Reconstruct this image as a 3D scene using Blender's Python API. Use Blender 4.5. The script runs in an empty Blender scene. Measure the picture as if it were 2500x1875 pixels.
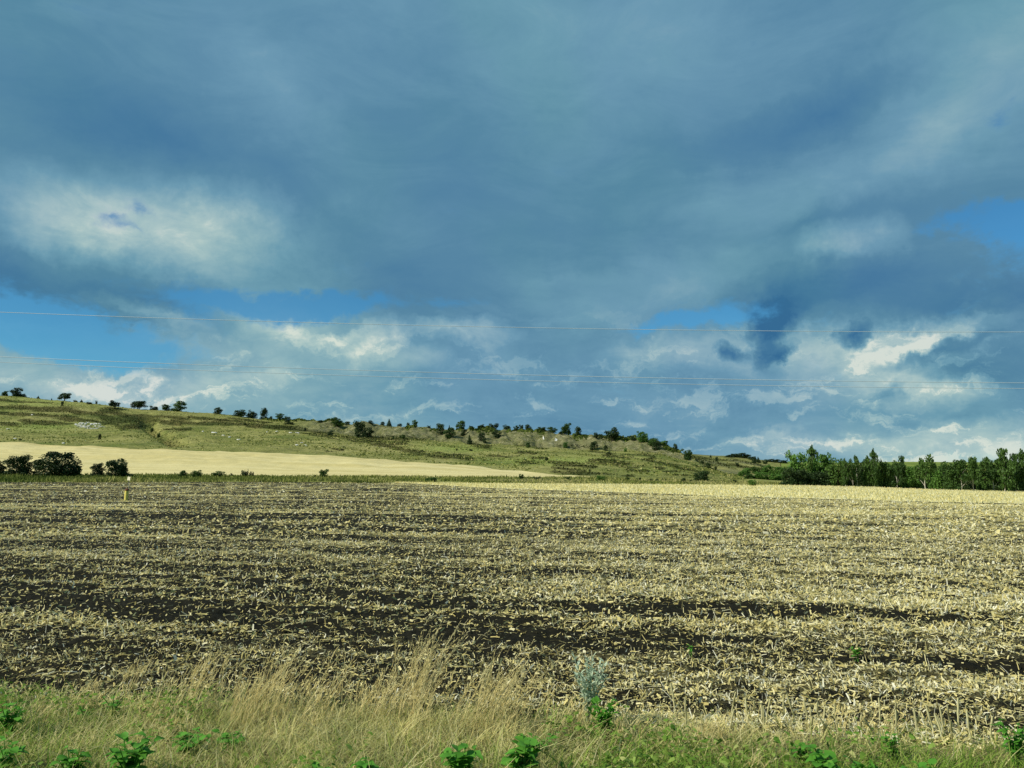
import bpy, math
import numpy as np

S = bpy.context.scene
COL = S.collection
RNG = np.random.default_rng(7)
F, CXP, CYP, CAMH = 1925.0, 1250.0, 937.5, 2.6      # the photograph's lens in its own pixels, eye height in metres
PITCH = math.radians(6.0)

# ------------------------------------------------------------------ camera, sky, sun, exposure
cam = bpy.data.cameras.new('camera')
cam.sensor_width = 36.0
cam.lens = 36.0 * F / 2500.0
cam.clip_start = 0.1
cam.clip_end = 20000
cam_o = bpy.data.objects.new('camera', cam)
COL.objects.link(cam_o)
cam_o.location = (0, 0, CAMH)
cam_o.rotation_euler = (math.radians(90) + PITCH, 0, 0)
S.camera = cam_o

SUN_EL, SUN_AZ = math.radians(38), math.radians(-112)     # azimuth from +Y towards +X
sd = (math.sin(SUN_AZ) * math.cos(SUN_EL), math.cos(SUN_AZ) * math.cos(SUN_EL), math.sin(SUN_EL))
sun = bpy.data.lights.new('sun', 'SUN')
sun.energy = 5.0
sun.angle = math.radians(0.55)
sun.color = (1.0, 0.95, 0.83)
sun_o = bpy.data.objects.new('sun', sun)
COL.objects.link(sun_o)
from mathutils import Vector
sun_o.rotation_euler = Vector(sd).to_track_quat('Z', 'Y').to_euler()
sun_o.location = (-60, -10, 60)

S.view_settings.view_transform = 'Standard'
S.view_settings.look = 'None'
S.view_settings.exposure = 0.22
S.view_settings.gamma = 1.0
S.view_settings.use_curve_mapping = False
S.cycles.max_bounces = 6
S.cycles.diffuse_bounces = 3
S.cycles.transparent_max_bounces = 8


def lin(r, g, b):
    def f(c):
        c /= 255.0
        return c / 12.92 if c <= 0.04045 else ((c + 0.055) / 1.055) ** 2.4
    return (f(r), f(g), f(b))


class NT:
    """short writing for node trees"""
    def __init__(s, tree):
        s.t = tree
        s.n = tree.nodes
        s.l = tree.links

    def put(s, v, sock):
        if isinstance(v, bpy.types.NodeSocket):
            s.l.new(v, sock)
        elif v is not None:
            try:
                sock.default_value = v
            except Exception:
                sock.default_value = (*v, 1.0)

    def node(s, typ, **kw):
        n = s.n.new(typ)
        for k, v in kw.items():
            setattr(n, k, v)
        return n

    def math(s, op, a, b=None, c=None, clamp=False):
        n = s.node('ShaderNodeMath', operation=op, use_clamp=clamp)
        s.put(a, n.inputs[0])
        if b is not None:
            s.put(b, n.inputs[1])
        if c is not None:
            s.put(c, n.inputs[2])
        return n.outputs[0]

    def vmath(s, op, a, b=None):
        n = s.node('ShaderNodeVectorMath', operation=op)
        s.put(a, n.inputs[0])
        if b is not None:
            if op == 'SCALE':
                s.put(b, n.inputs['Scale'])
            else:
                s.put(b, n.inputs[1])
        return n.outputs[0]

    def mix(s, fac, a, b, blend='MIX'):
        n = s.node('ShaderNodeMix', data_type='RGBA', blend_type=blend)
        s.put(fac, n.inputs[0])
        s.put(a, n.inputs[6])
        s.put(b, n.inputs[7])
        return n.outputs[2]

    def noise(s, vec, scale, detail=4, rough=0.5, dist=0.0, color=False):
        n = s.node('ShaderNodeTexNoise')
        s.put(vec, n.inputs['Vector'])
        n.inputs['Scale'].default_value = scale
        n.inputs['Detail'].default_value = detail
        n.inputs['Roughness'].default_value = rough
        n.inputs['Distortion'].default_value = dist
        return n.outputs['Color' if color else 'Fac']

    def smooth(s, v, a, b):
        n = s.node('ShaderNodeMapRange', interpolation_type='SMOOTHSTEP')
        s.put(v, n.inputs[0])
        n.inputs[1].default_value = a
        n.inputs[2].default_value = b
        return n.outputs[0]

    def mapping(s, vec, loc=(0, 0, 0), rot=(0, 0, 0), scale=(1, 1, 1), typ='POINT'):
        n = s.node('ShaderNodeMapping', vector_type=typ)
        s.put(vec, n.inputs[0])
        n.inputs[1].default_value = loc
        n.inputs[2].default_value = rot
        n.inputs[3].default_value = scale
        return n.outputs[0]

    def ramp(s, fac, stops, interp='LINEAR'):
        n = s.node('ShaderNodeValToRGB')
        r = n.color_ramp
        r.interpolation = interp
        while len(r.elements) < len(stops):
            r.elements.new(0.5)
        for e, (p, c) in zip(r.elements, stops):
            e.position = p
            e.color = (*c, 1)
        s.put(fac, n.inputs[0])
        return n.outputs[0]


# --- sky
W = bpy.data.worlds.new('World')
S.world = W
W.use_nodes = True
SKY_STRENGTH = 0.1


def ang(px, py):
    """direction of a point of the sky seen in the photograph: azimuth and elevation in radians"""
    a, b = (px - CXP) / F, (CYP - py) / F
    x, y, z = a, math.cos(PITCH) - b * math.sin(PITCH), math.sin(PITCH) + b * math.cos(PITCH)
    return math.atan2(x, y), math.atan2(z, math.hypot(x, y))


def build_sky():
    T = NT(W.node_tree)
    T.n.clear()
    out = T.node('ShaderNodeOutputWorld')
    bg = T.node('ShaderNodeBackground')
    bg.inputs[1].default_value = SKY_STRENGTH
    T.l.new(bg.outputs[0], out.inputs[0])
    d = T.node('ShaderNodeTexCoord').outputs['Generated']
    sep = T.node('ShaderNodeSeparateXYZ')
    T.put(d, sep.inputs[0])
    X, Y, Z = sep.outputs
    az = T.math('ARCTAN2', X, Y)
    el = T.math('ARCSINE', Z)
    cb = T.node('ShaderNodeCombineXYZ')
    T.put(az, cb.inputs[0])
    T.put(el, cb.inputs[1])
    P = cb.outputs[0]
    # cloud deck seen in perspective
    zz = T.math('ADD', T.math('MAXIMUM', Z, 0.0), 0.16)
    cp = T.node('ShaderNodeCombineXYZ')
    T.put(T.math('DIVIDE', X, zz), cp.inputs[0])
    T.put(T.math('DIVIDE', Y, zz), cp.inputs[1])
    D = cp.outputs[0]
    w1 = T.vmath('SUBTRACT', T.noise(P, 6, 5, 0.55, color=True), (0.5, 0.5, 0.5))
    w2 = T.vmath('SUBTRACT', T.noise(P, 26, 5, 0.6, color=True), (0.5, 0.5, 0.5))
    wa = T.vmath('MULTIPLY', w1, (0.13, 0.075, 0.0))
    wb = T.vmath('MULTIPLY', w2, (0.05, 0.028, 0.0))
    w3 = T.vmath('SUBTRACT', T.noise(P, 75, 6, 0.65, color=True), (0.5, 0.5, 0.5))
    wc = T.vmath('MULTIPLY', w3, (0.030, 0.016, 0.0))
    Q = T.vmath('ADD', T.vmath('ADD', T.vmath('ADD', P, wa), wb), wc)

    def blobs(items):
        tot = None
        for (px, py, rx, ry, rot, wgt) in items:
            a, e = ang(px, py)
            m = T.mapping(Q, (a, e, 0), (0, 0, math.radians(-rot)), (rx / F, ry / F, 1), 'TEXTURE')
            g = T.node('ShaderNodeTexGradient', gradient_type='QUADRATIC_SPHERE' if abs(wgt) < 0.2 else 'SPHERICAL')
            T.put(m, g.inputs[0])
            tot = T.math('MULTIPLY_ADD', g.outputs['Fac'], wgt, tot if tot is not None else 0.0)
        return tot

    light = blobs([
        # bright break in the clouds on the left
        (430, 600, 420, 230, 8, .34), (560, 560, 170, 140, 0, .34), (300, 560, 260, 110, 12, .22), (90, 560, 300, 130, 20, .22),
        (230, 480, 420, 130, 14, .16), (530, 500, 130, 70, 20, .16), (250, 690, 260, 60, 8, .08),
        # veils high up
        (700, 220, 420, 190, 25, .16), (620, 110, 180, 80, 20, .08), (1150, 30, 900, 260, 0, .15), (1700, 60, 700, 260, 0, .10), (2450, 140, 360, 230, -15, .24),
        (2080, 450, 700, 130, -12, .16), (1750, 490, 420, 110, -8, .12), (2300, 330, 400, 120, -14, .12), (2080, 600, 120, 75, -15, .34), (1800, 610, 320, 80, -6, .16),
        (1500, 250, 500, 300, 0, .08), (850, 480, 110, 60, -20, .10), (1250, 500, 500, 300, 0, .03),
        # low bright clouds
        (1650, 725, 420, 100, 0, .22), (1350, 680, 420, 80, 0, .14), (1400, 780, 350, 90, 0, .12),
        (2180, 850, 460, 130, 4, .25), (1830, 855, 260, 90, 0, .28), (2060, 815, 240, 50, 0, .24), (2290, 820, 240, 45, -12, .42), (2180, 860, 220, 60, 5, .22), (2250, 935, 220, 50, 8, .38), (2340, 945, 100, 30, 0, .30),
        (920, 845, 95, 60, -8, .50), (1130, 815, 170, 34, 4, .42), (1030, 885, 110, 42, 5, .26), (1190, 850, 160, 50, 0, .16), (835, 830, 60, 18, -12, .4),
        (1640, 870, 260, 60, 0, .22), (1560, 865, 140, 40, 0, .18), (720, 820, 340, 90, 4, .30), (700, 800, 130, 50, 0, .22), (360, 775, 150, 28, 14, .40), (335, 830, 160, 34, 4, .30), (560, 855, 180, 40, -4, .22),
        (250, 920, 600, 90, 4, .34), (690, 905, 90, 40, 0, .26), (560, 925, 180, 40, 0, .20), (120, 930, 200, 50, 0, .12), (900, 930, 500, 120, 0, .14), (345, 910, 30, 22, 0, .26),
        (2200, 1065, 170, 90, 0, .32), (2440, 1050, 190, 110, 0, .34), (2460, 1090, 90, 40, 0, .2), (1950, 1095, 240, 50, -6, .22), (1900, 1060, 60, 18, -25, .2), (1600, 1000, 500, 120, 0, .06), (500, 1010, 500, 90, 0, .08),
        # dark bases
        (250, 300, 640, 220, 10, -.16), (450, 330, 350, 130, 12, -.14), (60, 650, 380, 130, 12, -.34), (330, 725, 340, 90, 10, -.30), (1150, 480, 900, 420, 0, -.10), (950, 670, 420, 120, 0, -.16),
        (120, 200, 350, 260, 0, -.08), (1970, 290, 330, 70, -10, -.26), (1650, 360, 350, 90, -10, -.10), (2000, 545, 420, 60, -4, -.16), (1500, 560, 500, 90, 0, -.08),
        (2050, 735, 420, 110, 0, -.34), (1950, 700, 240, 70, -10, -.20), (2400, 760, 360, 70, -4, -.30), (1870, 820, 62, 110, 16, -.75), (1850, 868, 95, 32, -6, -.5), (1890, 770, 80, 60, 10, -.25), (1755, 867, 45, 30, 0, -.8), (1915, 862, 60, 24, -28, -.7), (1900, 740, 90, 60, 0, -.3),
        (2085, 822, 60, 30, -10, -.85), (2190, 838, 60, 14, -8, -.42), (2260, 862, 170, 22, -6, -.50), (2430, 905, 220, 110, 0, -.36), (2160, 925, 40, 24, 0, -.4), (2160, 948, 60, 18, 0, -.35), (2330, 910, 120, 60, 20, -.2),
        (1350, 960, 700, 140, 0, -.12), (1500, 1060, 500, 110, 0, -.12), (2250, 1010, 420, 60, -4, -.16), (800, 1000, 400, 80, 0, -.05), (1800, 1040, 260, 60, -6, -.08),
    ])
    n1 = T.noise(D, 0.9, 7, 0.55, 0.4)
    n2 = T.noise(T.mapping(P, (3, 1, 0), (0, 0, 0.14), (5, 13, 1)), 1.0, 10, 0.64, 0.8)
    n3 = T.noise(T.mapping(P, (1, 2, 0), (0, 0, -0.1), (15, 30, 1)), 1.0, 10, 0.68, 0.5)
    low = T.smooth(el, 0.24, 0.06)
    L = T.math('MULTIPLY_ADD', light, 0.80, 0.46)
    L = T.math('MULTIPLY_ADD', T.smooth(el, 0.20, 0.03), 0.15, L)
    L = T.math('MULTIPLY_ADD', T.math('SUBTRACT', n1, 0.5), 0.20, L)
    L = T.math('MULTIPLY_ADD', T.math('SUBTRACT', n2, 0.5), 0.30, L)
    puff = T.smooth(T.noise(T.mapping(Q, (4, 7, 0), (0, 0, 0.05), (11, 30, 1)), 1.0, 10, 0.66, 0.3), 0.51, 0.62)
    L = T.math('MULTIPLY_ADD', T.math('MULTIPLY', puff, low), 0.22, L)
    amp3 = T.math('ADD', T.math('MULTIPLY_ADD', low, 0.22, 0.08), T.math('MULTIPLY', T.smooth(light, 0.1, 0.6), 0.46))
    L = T.math('MULTIPLY_ADD', T.math('SUBTRACT', n3, 0.5), amp3, L, clamp=True)
    cloud = T.ramp(L, [(0.0, lin(54, 106, 146)), (0.2, lin(68, 119, 154)), (0.42, lin(87, 135, 161)), (0.58, lin(108, 154, 175)), (0.74, lin(139, 175, 186)), (0.88, lin(170, 195, 196)), (1.0, lin(210, 219, 211))])
    hue = T.smooth(T.noise(P, 3.2, 4, 0.5), 0.38, 0.66)
    cloud = T.mix(hue, T.mix(1.0, cloud, (1.0, 0.975, 1.03), 'MULTIPLY'), T.mix(1.0, cloud, (1.0, 1.02, 0.985), 'MULTIPLY'))
    cloud = T.vmath('SCALE', cloud, 0.865 / SKY_STRENGTH)
    sky = T.node('ShaderNodeTexSky', sky_type='NISHITA')
    sky.sun_disc = False
    sky.sun_elevation = SUN_EL
    sky.sun_rotation = SUN_AZ
    sky.altitude = 200
    sky.air_density = 1.0
    sky.dust_density = 0.3
    sky.ozone_density = 2.5
    blue = T.mix(1.0, sky.outputs[0], (0.27, 0.70, 0.88), 'MULTIPLY')
    gap = blobs([
        (2500, 545, 260, 60, 8, 1.3), (2530, 610, 130, 90, 0, .9), (2330, 540, 120, 24, -3, .4), (2480, 290, 130, 40, -12, .5), (20, 745, 280, 90, 14, 1.2), (150, 820, 340, 70, 6, 1.0), (330, 850, 240, 36, 0, .5),
        (560, 745, 320, 50, 2, 1.1), (860, 750, 260, 45, -4, 1.0), (480, 790, 120, 30, 8, .6), (1740, 775, 220, 48, -10, 1.15), (1620, 800, 160, 26, -6, .6), (2350, 770, 300, 40, -4, .3),
        (385, 535, 80, 36, 28, .50), (290, 540, 90, 28, 20, .38), (370, 585, 130, 26, 18, .48), (1120, 745, 200, 30, 0, .5), (1240, 790, 200, 26, 0, .3),
    ])
    far = T.math('SUBTRACT', n1, 0.62)
    g = T.math('ADD', gap, T.math('MULTIPLY', T.math('SUBTRACT', n3, 0.5), 1.5))
    g = T.math('MULTIPLY_ADD', T.math('SUBTRACT', n2, 0.5), 0.9, g)
    g = T.math('MULTIPLY_ADD', far, 0.4, g)
    gm = T.math('MULTIPLY', T.smooth(g, 0.10, 0.85), 0.88)
    col = T.mix(gm, cloud, blue)
    T.put(col, bg.inputs[0])


build_sky()

# ------------------------------------------------------------------ noise on arrays


def _hash(ix, iy, seed):
    h = (ix.astype(np.int64) * 374761393 + iy.astype(np.int64) * 668265263 + seed * 982451653) & 0xFFFFFFFF
    h = ((h ^ (h >> 13)) * 1274126177) & 0xFFFFFFFF
    h = (h ^ (h >> 16)) & 0xFFFFFFFF
    return h / 4294967295.0


def vnoise(x, y, seed=0):
    x = np.asarray(x, float)
    y = np.asarray(y, float)
    ix, iy = np.floor(x), np.floor(y)
    fx, fy = x - ix, y - iy
    fx, fy = fx * fx * (3 - 2 * fx), fy * fy * (3 - 2 * fy)
    a, b = _hash(ix, iy, seed), _hash(ix + 1, iy, seed)
    c, d = _hash(ix, iy + 1, seed), _hash(ix + 1, iy + 1, seed)
    return (a + (b - a) * fx) * (1 - fy) + (c + (d - c) * fx) * fy


def fbm(x, y, seed=0, octs=4, gain=0.5):
    t, a, n = 0.0, 1.0, 0.0
    for o in range(octs):
        t = t + a * vnoise(np.asarray(x) * 2 ** o + 17.3 * o, np.asarray(y) * 2 ** o - 9.1 * o, seed + o)
        n += a
        a *= gain
    return t / n


def sstep(v, a, b):
    t = np.clip((v - a) / (b - a), 0, 1)
    return t * t * (3 - 2 * t)


# ------------------------------------------------------------------ terrain
def tab(*p):
    a = np.array(p, float)
    return lambda px: np.interp(px, a[:, 0], a[:, 1])


pyF = tab((-700, 1178), (0, 1177), (700, 1176.5), (1200, 1180), (1500, 1182), (1833, 1184), (1958, 1184.5), (2116, 1188), (2275, 1194), (2500, 1200), (3200, 1216))
YF = tab((-700, 132), (1200, 132), (1833, 150), (2500, 165), (3200, 180))
pyM = tab((-700, 1152), (0, 1160), (380, 1160), (700, 1163), (1200, 1165), (1437, 1165), (1700, 1172), (1900, 1178), (2100, 1183), (2500, 1194), (3200, 1208))
YM = tab((-700, 155), (1437, 160), (1900, 190), (2500, 200))
pyW = tab((-700, 1050), (0, 1081), (190, 1090), (380, 1098), (700, 1108), (821, 1114), (916, 1118), (1075, 1129), (1185, 1140), (1311, 1151), (1437, 1163.5), (1700, 1169), (1900, 1175), (2500, 1181))
YW = tab((-700, 270), (0, 262), (700, 250), (1075, 225), (1311, 195), (1437, 172), (1700, 210), (1900, 260), (2500, 300))
pyC = tab((-700, 1000), (0, 1030), (345, 1048), (600, 1052), (700, 1050), (821, 1058), (869, 1067), (948, 1069), (1027, 1070), (1138, 1083), (1201, 1084), (1279, 1089), (1390, 1096), (1516, 1102), (1611, 1108), (1690, 1130), (1770, 1163), (1900, 1171), (2500, 1175))
YC = tab((-700, 380), (0, 380), (700, 400), (869, 410), (1300, 400), (1600, 380), (1770, 300), (1900, 330), (2500, 380))
pyR = tab((-700, 940), (0, 964), (95, 972), (190, 982), (285, 994), (335, 999.5), (411, 1000.5), (475, 1005), (554, 1011), (633, 1021), (679, 1026), (758, 1029), (821, 1032.5), (916, 1034.5), (1011, 1038), (1062, 1041.5), (1138, 1044.5), (1233, 1046), (1263, 1047.5), (1326, 1052.5), (1358, 1058), (1421, 1063.5), (1485, 1066.5), (1532, 1071.5), (1580, 1077.5), (1621, 1084), (1643, 1091.5), (1668, 1109.5), (1687, 1122), (1706, 1132), (1738, 1147), (1770, 1159), (1830, 1168), (1900, 1169.5), (2500, 1173))
YR = tab((-700, 480), (700, 470), (869, 435), (1300, 425), (1600, 405), (1770, 330), (1900, 400), (2500, 460))
pyX = tab((-700, 1105), (1600, 1106), (1690, 1108), (1738, 1111), (1782, 1112), (1839, 1119), (1900, 1127), (2069, 1129), (2180, 1127), (2500, 1128), (3200, 1126))
YX = 850.0


def z_at(py, Y):
    return CAMH + Y * np.tan(PITCH + np.arctan((CYP - py) / F))


def px_of(X, Y):
    return CXP + F * X / (np.maximum(Y, 5.0) * math.cos(PITCH))


def project(X, Y, Z):
    dz = Z - CAMH
    dep = Y * math.cos(PITCH) + dz * math.sin(PITCH)
    v = -Y * math.sin(PITCH) + dz * math.cos(PITCH)
    return CXP + F * X / dep, CYP - F * v / dep


ROW_A = math.radians(-15)
ROW_D = (math.cos(ROW_A), math.sin(ROW_A))
ROW_N = (-math.sin(ROW_A), math.cos(ROW_A))


def rowcoord(X, Y):
    u = X * ROW_D[0] + Y * ROW_D[1]
    v = X * ROW_N[0] + Y * ROW_N[1]
    v = v + 0.9 * (fbm(u * 0.06, v * 0.06, 41, 2) - 0.5) + 0.25 * (fbm(u * 0.5, v * 0.5, 43, 2) - 0.5)
    return u, v


def Yv(X):
    """line where the road verge meets the ploughed field"""
    return 8.5 - 0.16 * X + 0.35 * (fbm(np.asarray(X) * 0.5, np.asarray(X) * 0 + 3.1, 5, 3) - 0.5)


def base_H(X, Y):
    px = px_of(X, Y)
    zc = []
    ys = [np.full_like(px, 45.0)]
    zc.append(np.zeros_like(px))
    for fp, fy in ((pyF, YF), (pyM, YM), (pyW, YW), (pyC, YC), (pyR, YR)):
        y = fy(px)
        ys.append(y)
        zc.append(z_at(fp(px), y))
    ys.append(ys[-1] + 130)
    zc.append(zc[-1] - 3.0)
    ys.append(np.full_like(px, YX))
    zc.append(z_at(pyX(px), YX))
    ys.append(np.full_like(px, 6000.0))
    zc.append(zc[-1] - 4.0)
    z = np.zeros_like(px)
    for k in range(len(ys) - 1):
        t = np.clip((Y - ys[k]) / (ys[k + 1] - ys[k]), 0, 1)
        m = (Y >= ys[k])
        z = np.where(m, zc[k] + (zc[k + 1] - zc[k]) * t, z)
    return z


G0, G1 = (-106.5, 254.0), (-204.6, 440.0)


def gully_t(X, Y):
    dx, dy = G1[0] - G0[0], G1[1] - G0[1]
    L2 = dx * dx + dy * dy
    t = ((X - G0[0]) * dx + (Y - G0[1]) * dy) / L2
    d = ((X - G0[0]) * dy - (Y - G0[1]) * dx) / math.sqrt(L2)
    d = d + 5 * (fbm(t * 6, t * 0 + 1.7, 77, 2) - 0.5)
    return t, d


def scarp_mask(X, Y):
    px = px_of(X, Y)
    yc, yr = YC(px), YR(px)
    n = 8 * (fbm(X * 0.05, Y * 0.05, 91, 3) - 0.5)
    m = sstep(Y, yc - 6 + n, yc + 4 + n) * sstep(Y, yr + 14, yr + 4)
    return m * sstep(px, 690, 800) * sstep(px, 1740, 1660)


def H(X, Y):
    X = np.asarray(X, float)
    Y = np.asarray(Y, float)
    X, Y = np.broadcast_arrays(X, Y)
    d = 0.012 * np.maximum(Y - 60, 0)
    z = (base_H(X, Y - d) + base_H(X, Y) + base_H(X, Y + d)) / 3
    px = px_of(X, Y)
    hill = sstep(Y, YM(px) - 5, YM(px) + 60)
    z = z + hill * (2.2 * (fbm(X / 45, Y / 45, 11, 4) - 0.5) + 1.1 * (fbm(X / 8, Y / 8, 13, 4) - 0.5)) * np.where(Y < 600, 1, 0.4)
    sm = scarp_mask(X, Y)
    rib = fbm(X / 9 + 0.6 * fbm(X / 20, Y / 20, 21, 2), Y / 40, 23, 4)
    z = z + sm * (5.5 * (rib - 0.52) + 2.0 * (fbm(X / 3.2, Y / 5, 25, 3) - 0.5))
    t, g = gully_t(X, Y)
    tm = sstep(t, 0.02, 0.2) * sstep(t, 1.15, 0.8)
    z = z - tm * (3.4 * np.exp(-(g / 3.6) ** 2) - 0.8 * np.exp(-((g + 12) / 8) ** 2)) + tm * 0.7 * np.exp(-((g - 14) / 10) ** 2) * np.sin(t * 70)
    near = sstep(Y, 140, 60)
    z = z + near * 0.10 * (fbm(X / 6, Y / 6, 31, 3) - 0.5)
    return z


def soil_relief(X, Y):
    """clods and cultivator ridges of the ploughed soil"""
    u, v = rowcoord(X, Y)
    fade = 1.0 / (1.0 + (Y / 70.0) ** 2)
    r = 0.05 * (fbm(v * 1.3, u * 0.08, 51, 3) - 0.5)
    c = 0.13 * (fbm(X * 2.2, Y * 2.2, 53, 2) - 0.5) + 0.11 * np.abs(fbm(X * 6, Y * 6, 55, 2) - 0.5) + 0.05 * (fbm(X * 15, Y * 15, 57, 2) - 0.5)
    return (r + c) * fade


def straw_density(X, Y):
    u, v = rowcoord(X, Y)
    bands = fbm(v * 0.42, u * 0.022, 61, 3, 0.62)
    fine = fbm(v * 1.7, u * 0.07, 63, 2)
    pat = fbm(u * 0.30, v * 1.0, 65, 5, 0.6)
    side = 0.19 * sstep(X / np.maximum(Y, 8), -0.35, 0.45) + 0.02 * sstep(Y, 22, 45) + 0.10 * sstep(Y, 50, 85)
    rows_ = np.cos(v * 2 * np.pi / 0.9 + 2.5 * fbm(v * 0.3, u * 0.05, 67, 2))
    d = 0.285 + side + 0.40 * (bands - 0.5) + 0.66 * (fine - 0.5) + 0.70 * (pat - 0.5) + 0.09 * rows_
    # dark pass of bare soil, left of the view some twenty metres out
    d = d - 0.05 * np.exp(-((v - 13.8 + 0.0 * u) / 2.2) ** 2) * sstep(u, 6, -10)
    return np.clip(d, 0.10, 1.0)


# ------------------------------------------------------------------ mesh helpers
def mesh_np(name, verts, faces, attrs=None, smooth=False):
    """verts (N,3), faces (M,k) arrays -> mesh, with per-vertex float attributes"""
    me = bpy.data.meshes.new(name)
    verts = np.ascontiguousarray(verts, np.float32)
    faces = np.ascontiguousarray(faces, np.int32)
    k = faces.shape[1]
    me.vertices.add(len(verts))
    me.vertices.foreach_set('co', verts.ravel())
    me.loops.add(faces.size)
    me.loops.foreach_set('vertex_index', faces.ravel())
    me.polygons.add(len(faces))
    me.polygons.foreach_set('loop_start', np.arange(0, faces.size, k, dtype=np.int32))
    me.polygons.foreach_set('use_smooth', np.full(len(faces), smooth, bool))
    me.update(calc_edges=True)
    for a, v in (attrs or {}).items():
        at = me.attributes.new(a, 'FLOAT', 'POINT')
        at.data.foreach_set('value', np.ascontiguousarray(v, np.float32).ravel())
    return me


def link(name, me, mat, parent=None):
    o = bpy.data.objects.new(name, me)
    COL.objects.link(o)
    if mat is not None and me is not None and not me.materials:
        me.materials.append(mat)
    if parent is not None:
        o.parent = parent
    return o


def tag(o, label=None, cat=None, group=None, kind=None):
    if label:
        o['label'] = label
    if cat:
        o['category'] = cat
    if group:
        o['group'] = group
    if kind:
        o['kind'] = kind
    return o


def empty(name, loc, label, cat, group=None, rz=0.0, scale=(1, 1, 1)):
    o = bpy.data.objects.new(name, None)
    COL.objects.link(o)
    o.location = loc
    o.rotation_euler = (0, 0, rz)
    o.scale = scale
    o.empty_display_size = 0.2
    return tag(o, label, cat, group)


def grid(name, X, Y, Z, mat, attrs=None, keep=None):
    nr, nc = X.shape
    idx = np.arange(nr * nc).reshape(nr, nc)
    f = np.stack([idx[:-1, :-1], idx[:-1, 1:], idx[1:, 1:], idx[1:, :-1]], -1).reshape(-1, 4)
    v = np.stack([X, Y, Z], -1).reshape(-1, 3)
    at = {k: a.reshape(-1) for k, a in (attrs or {}).items()}
    if keep is not None:
        f = f[keep[:-1, :-1].reshape(-1) | keep[1:, 1:].reshape(-1)]
        used = np.zeros(len(v), bool)
        used[f.ravel()] = True
        re = np.cumsum(used) - 1
        v, f = v[used], re[f]
        at = {k: a[used] for k, a in at.items()}
    o = link(name, mesh_np(name, v, f, at, True), mat)
    return tag(o, kind='structure')


def strips(p0, d0, side, length, width, bend, segs=2, taper=0.8, tint=None, mid=1.0):
    """flat blades: p0 start, d0 direction, side across, bend added with the square of the way along"""
    n = len(p0)
    out = np.empty((n, segs + 1, 2, 3))
    for k in range(segs + 1):
        s = k / segs
        c = p0 + d0 * (length * s)[:, None] + bend * (s * s)
        w = (width * 0.5 * (1 - taper * s) * (mid if 0 < k < segs else 1.0))[:, None] * side
        out[:, k, 0] = c - w
        out[:, k, 1] = c + w
    v = out.reshape(-1, 3)
    b = (np.arange(n) * (segs + 1) * 2)[:, None]
    fs = []
    for k in range(segs):
        q = np.array([2 * k, 2 * k + 1, 2 * k + 3, 2 * k + 2])
        fs.append(b + q[None])
    f = np.stack(fs, 1).reshape(-1, 4)
    t = None if tint is None else np.repeat(tint, (segs + 1) * 2)
    return v, f, t


def join_np(parts):
    vs, fs, ts, o = [], [], [], 0
    for v, f, t in parts:
        vs.append(v)
        fs.append(f + o)
        ts.append(t)
        o += len(v)
    return np.concatenate(vs), np.concatenate(fs), np.concatenate(ts)


def unit(a):
    return a / np.maximum(np.linalg.norm(a, axis=-1, keepdims=True), 1e-9)


# ------------------------------------------------------------------ materials
def new_mat(name):
    m = bpy.data.materials.new(name)
    m.use_nodes = True
    T = NT(m.node_tree)
    T.n.clear()
    out = T.node('ShaderNodeOutputMaterial')
    return m, T, out


def pos(T):
    return T.node('ShaderNodeNewGeometry').outputs['Position']


def attr(T, name):
    return T.node('ShaderNodeAttribute', attribute_name=name).outputs['Fac']


def finish(T, out, color, rough=0.9, bump=None, dist=0.05, strength=0.6, transl=0.0, spec=0.2):
    p = T.node('ShaderNodeBsdfPrincipled')
    T.put(color, p.inputs['Base Color'])
    p.inputs['Roughness'].default_value = rough
    p.inputs['Specular IOR Level'].default_value = spec
    if bump is not None:
        b = T.node('ShaderNodeBump')
        b.inputs['Strength'].default_value = strength
        b.inputs['Distance'].default_value = dist
        T.put(bump, b.inputs['Height'])
        T.l.new(b.outputs[0], p.inputs['Normal'])
    sh = p.outputs[0]
    if transl > 0:
        t = T.node('ShaderNodeBsdfTranslucent')
        T.put(color, t.inputs[0])
        m = T.node('ShaderNodeMixShader')
        m.inputs[0].default_value = transl
        T.l.new(sh, m.inputs[1])
        T.l.new(t.outputs[0], m.inputs[2])
        sh = m.outputs[0]
    T.l.new(sh, out.inputs[0])


def blade_mat(name, stops, transl=0.25, rough=0.75, vary=0.0):
    """colour of loose plant pieces from each piece's own tone"""
    m, T, out = new_mat(name)
    c = T.ramp(attr(T, 'tone'), stops)
    if vary:
        n = T.noise(pos(T), vary, 3)
        c = T.mix(1.0, c, T.ramp(n, [(0.3, (0.72, 0.76, 0.7)), (0.7, (1.15, 1.1, 1.1))]), 'MULTIPLY')
    finish(T, out, c, rough, transl=transl, spec=0.10)
    return m


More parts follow.
